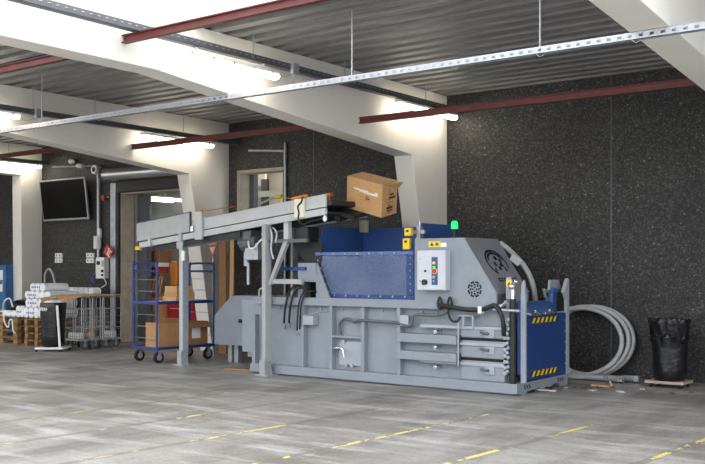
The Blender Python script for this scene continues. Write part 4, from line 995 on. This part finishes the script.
# black bag, strap and hose on the left pallets
t = empty('duffel_bag', (-18.35, 12.45, PT), 'black bag with white straps on the left pallet stack', 'bag')
MB().sphere((-18.33, 12.45, PT+.185), .26, (1.7, 1.0, .66), 18, 10).build('bag_body', 'bag', t, smooth=True)
MB().tube([(-18.75, 12.2, PT+.1), (-18.62, 12.15, PT+.3), (-18.45, 12.17, PT+.38), (-18.3, 12.15, PT+.2)], .016, 6).build('strap', 'white', t)
t = tag(MB().tube([(-18.15, 11.93, PT+.03), (-18.15, 11.835, PT-.0), (-18.1, 11.835, PT-.15), (-17.98, 11.835, PT-.22), (-17.95, 11.835, PT-.08), (-17.85, 11.835, PT-.06), (-17.82, 11.835, PT-.26), (-17.74, 11.835, PT-.34)], .015, 8).build('rope', 'white', None, smooth=True), 'white hose end hanging over the left pallet stack', 'hose')
tag(MB().tube([(-18.42, 13.05, 0), (-18.42, 13.05, 1.3), (-18.40, 13.05, 1.5), (-18.28, 13.05, 1.6), (-18.14, 13.05, 1.5), (-18.06, 13.05, 1.3), (-17.98, 13.05, .9), (-17.98, 13.05, 0)], .025, 8).build('tube_hoop', 'galv', None, smooth=True), 'bent grey tube hoop standing behind the roll packs', 'tube')
# blue cabinet at the left edge
a = PY(5.5, 265, 12.9)
t = empty('blue_cabinet', (a.x-.3, 12.9, 0), 'blue cabinet with white labels at the left edge behind the pallets', 'cabinet')
MB().box(a.x-.6, a.x, 12.9, 13.4, 0, a.z).build('body', mat('cabinet_blue', (38,104,158), .45), t, .01)
MB().box(a.x-.5, a.x-.1, 12.892, 12.9, a.z-.35, a.z-.12).box(a.x-.5, a.x-.1, 12.892, 12.9, a.z-.62, a.z-.45).build('label_panel', 'white', t)
MB().box(a.x-.08, a.x-.05, 12.87, 12.9, a.z-.6, a.z-.4).build('handle', 'galv', t)

# ------------------------------------------------------------------ right side: hose coil, bag on a dolly, scraps
t = empty('hose_coil', (-5.5, 13.4, 0), 'coil of thick grey hose leaning against the dark wall beside the machine', 'hose')
for k, (cx1, y, r_, zc) in enumerate(((-5.66, 13.46, .50, .538), (-5.70, 13.38, .50, .54), (-5.76, 13.30, .49, .53))):
    MB().tube([(cx1+(r_+.16)*cos(a_*pi/12), y+.10*sin(a_*pi/12), zc+r_*sin(a_*pi/12)) for a_ in range(24)], .034, 10, 3, True).build('coil_loop', 'tube', t, smooth=True)
for (x, y, x2, y2) in ((-5.25, 13.0, -5.0, 12.95), (-5.05, 13.15, -4.82, 13.1), (-5.5, 12.98, -5.22, 13.0)):
    c_ = MB().cyl((x, y, .05), (x2, y2, .055), .045, 12).cyl((x2, y2, .055), (x2+.05, y2, .055), .05, 12).build('coupling', 'galv', t, smooth=True)
    MB().box(x2-.02, x2+.05, y2-.07, y2-.04, .03, .11).build('coupling_lever', 'chrome', c_)
MB().tube([(-5.9, 13.0, .04), (-5.7, 12.95, .04), (-5.5, 12.98, .05)], .034, 8).build('hose_tail', 'tube', t, smooth=True)

bx, by = -4.31, 12.95
t = empty('bag_dolly', (bx, by, 0), 'black refuse bag on a low wooden dolly against the dark wall at right', 'bag')
MB().box(bx-.27, bx+.25, by-.2, by-.1, .055, .09).box(bx-.27, bx+.25, by+.1, by+.2, .055, .09).box(bx-.25, bx-.16, by-.1, by+.1, .06, .085).box(bx+.14, bx+.26, by-.22, by+.2, .06, .092).build('dolly', mat('dolly_wood', (176,164,146), .7), t)
for x in (-.2, .2):
    for y in (-.15, .15): MB().cyl((bx+x-.015, by+y, .03), (bx+x+.015, by+y, .03), .03, 12).build('caster_wheel', 'black', t)
def wr(a, z, i):
    return 1+.02*sin(a*3+z*4)+.012*sin(a*9+z*13)+(.03*sin(a*14+i*.7)+.015*sin(a*23-i) if z > .60 else .006*sin(a*17+z*20))
prof = [(.19, .09), (.215, .12), (.222, .25), (.226, .4), (.23, .52), (.235, .60), (.25, .64), (.256, .67), (.24, .69), (.25, .74), (.258, .80), (.266, .86), (.275, .905), (.268, .92), (.25, .91), (.24, .87)]
bm_ = MB().lathe(prof, (bx, by, 0), 72, wr)
for i_, v in enumerate(bm_.v):
    a_ = math.atan2(v.y-by, v.x-bx); r_ = i_//72
    if r_ >= 8: v.z += .006*sin(a_*4+1)+.006*sin(a_*11)+.006*sin(a_*19+r_)
    if 6 <= r_ <= 8: v.z += .025*sin(a_*3)+.012*sin(a_*13)
bm_.build('bag', 'bag', t, smooth=True)

random.seed(11)
sc_pts = [(530,390),(537,392),(545,391),(553,389),(560,390),(566,388.5),(575,388),(583,389),(592,391),(599,388),(612,388),(620,392.5),(672,394),(691,393),(642,390)]
for k, (u, v) in enumerate(sc_pts):
    p = PZ(u, v); s = random.uniform(.03, .06)
    a = random.uniform(0, pi)
    pts = [(p.x+s*f*cos(a+g), p.y+s*f*sin(a+g), .002+.012*(j % 2)) for j, (f, g) in enumerate(((1.3, 0), (.7, .9), (1.0, 2.2), (1.2, 3.3), (.6, 4.6)))]
    tag(MB().plate(pts, (0, 0, .008)).build('floor_scrap', 'lightscrap' if k % 3 == 2 else 'leaf'), 'small torn scrap on the floor near the black bag on the dolly' if u > 630 else 'small torn scrap on the floor beside the right end of the machine', 'scrap', 'torn scraps by the dolly' if u > 630 else 'torn scraps by the machine')
p = PZ(543, 391.5); tag(MB().tube([(p.x-.18, p.y-.05, .012), (p.x, p.y-.02, .02), (p.x+.16, p.y+.04, .012)], .012, 6).build('torn_strip', 'lightscrap'), 'pale torn plastic strip on the floor at the machine corner', 'scrap')
p = PZ(602, 387); tag(MB().tube([(p.x-.15, p.y, .015), (p.x, p.y, .015), (p.x+.12, p.y+.02, .015), (p.x+.1, p.y+.02, .09)], .012, 6).build('bent_twig', 'cardl'), 'bent pale twig on the floor below the hose coil', 'twig')
a = PZ(224, 369.3); b = PZ(250, 370.5)
tag(MB().plate([(a.x, a.y, 0), (a.x+.02, a.y+.08, 0), (b.x, b.y+.06, 0), (b.x, b.y-.02, 0)], (0, 0, .012)).build('wood_strip', 'orange'), 'flat orange brown wood strip on the floor left of the machine base', 'strip')

# ------------------------------------------------------------------ daylight, camera, colour
w = bpy.data.worlds.new('overcast'); SC.world = w; w.use_nodes = True
bg = w.node_tree.nodes['Background']
bg.inputs[0].default_value = (.92, .96, 1.0, 1); bg.inputs[1].default_value = 3.3

cam = bpy.data.cameras.new('camera'); co = bpy.data.objects.new('camera', cam); COL.objects.link(co)
cam.sensor_width = 36; cam.lens = FPX/705*36; cam.shift_y = (CV-232)/705
co.location = (0, 0, EYE); co.rotation_euler = (R(90), 0, TH)
cam.clip_start = .05; cam.clip_end = 200
SC.camera = co
SC.view_settings.view_transform = 'Standard'; SC.view_settings.look = 'None'
SC.view_settings.gamma = 1; SC.view_settings.use_curve_mapping = False
SC.view_settings.exposure = .3
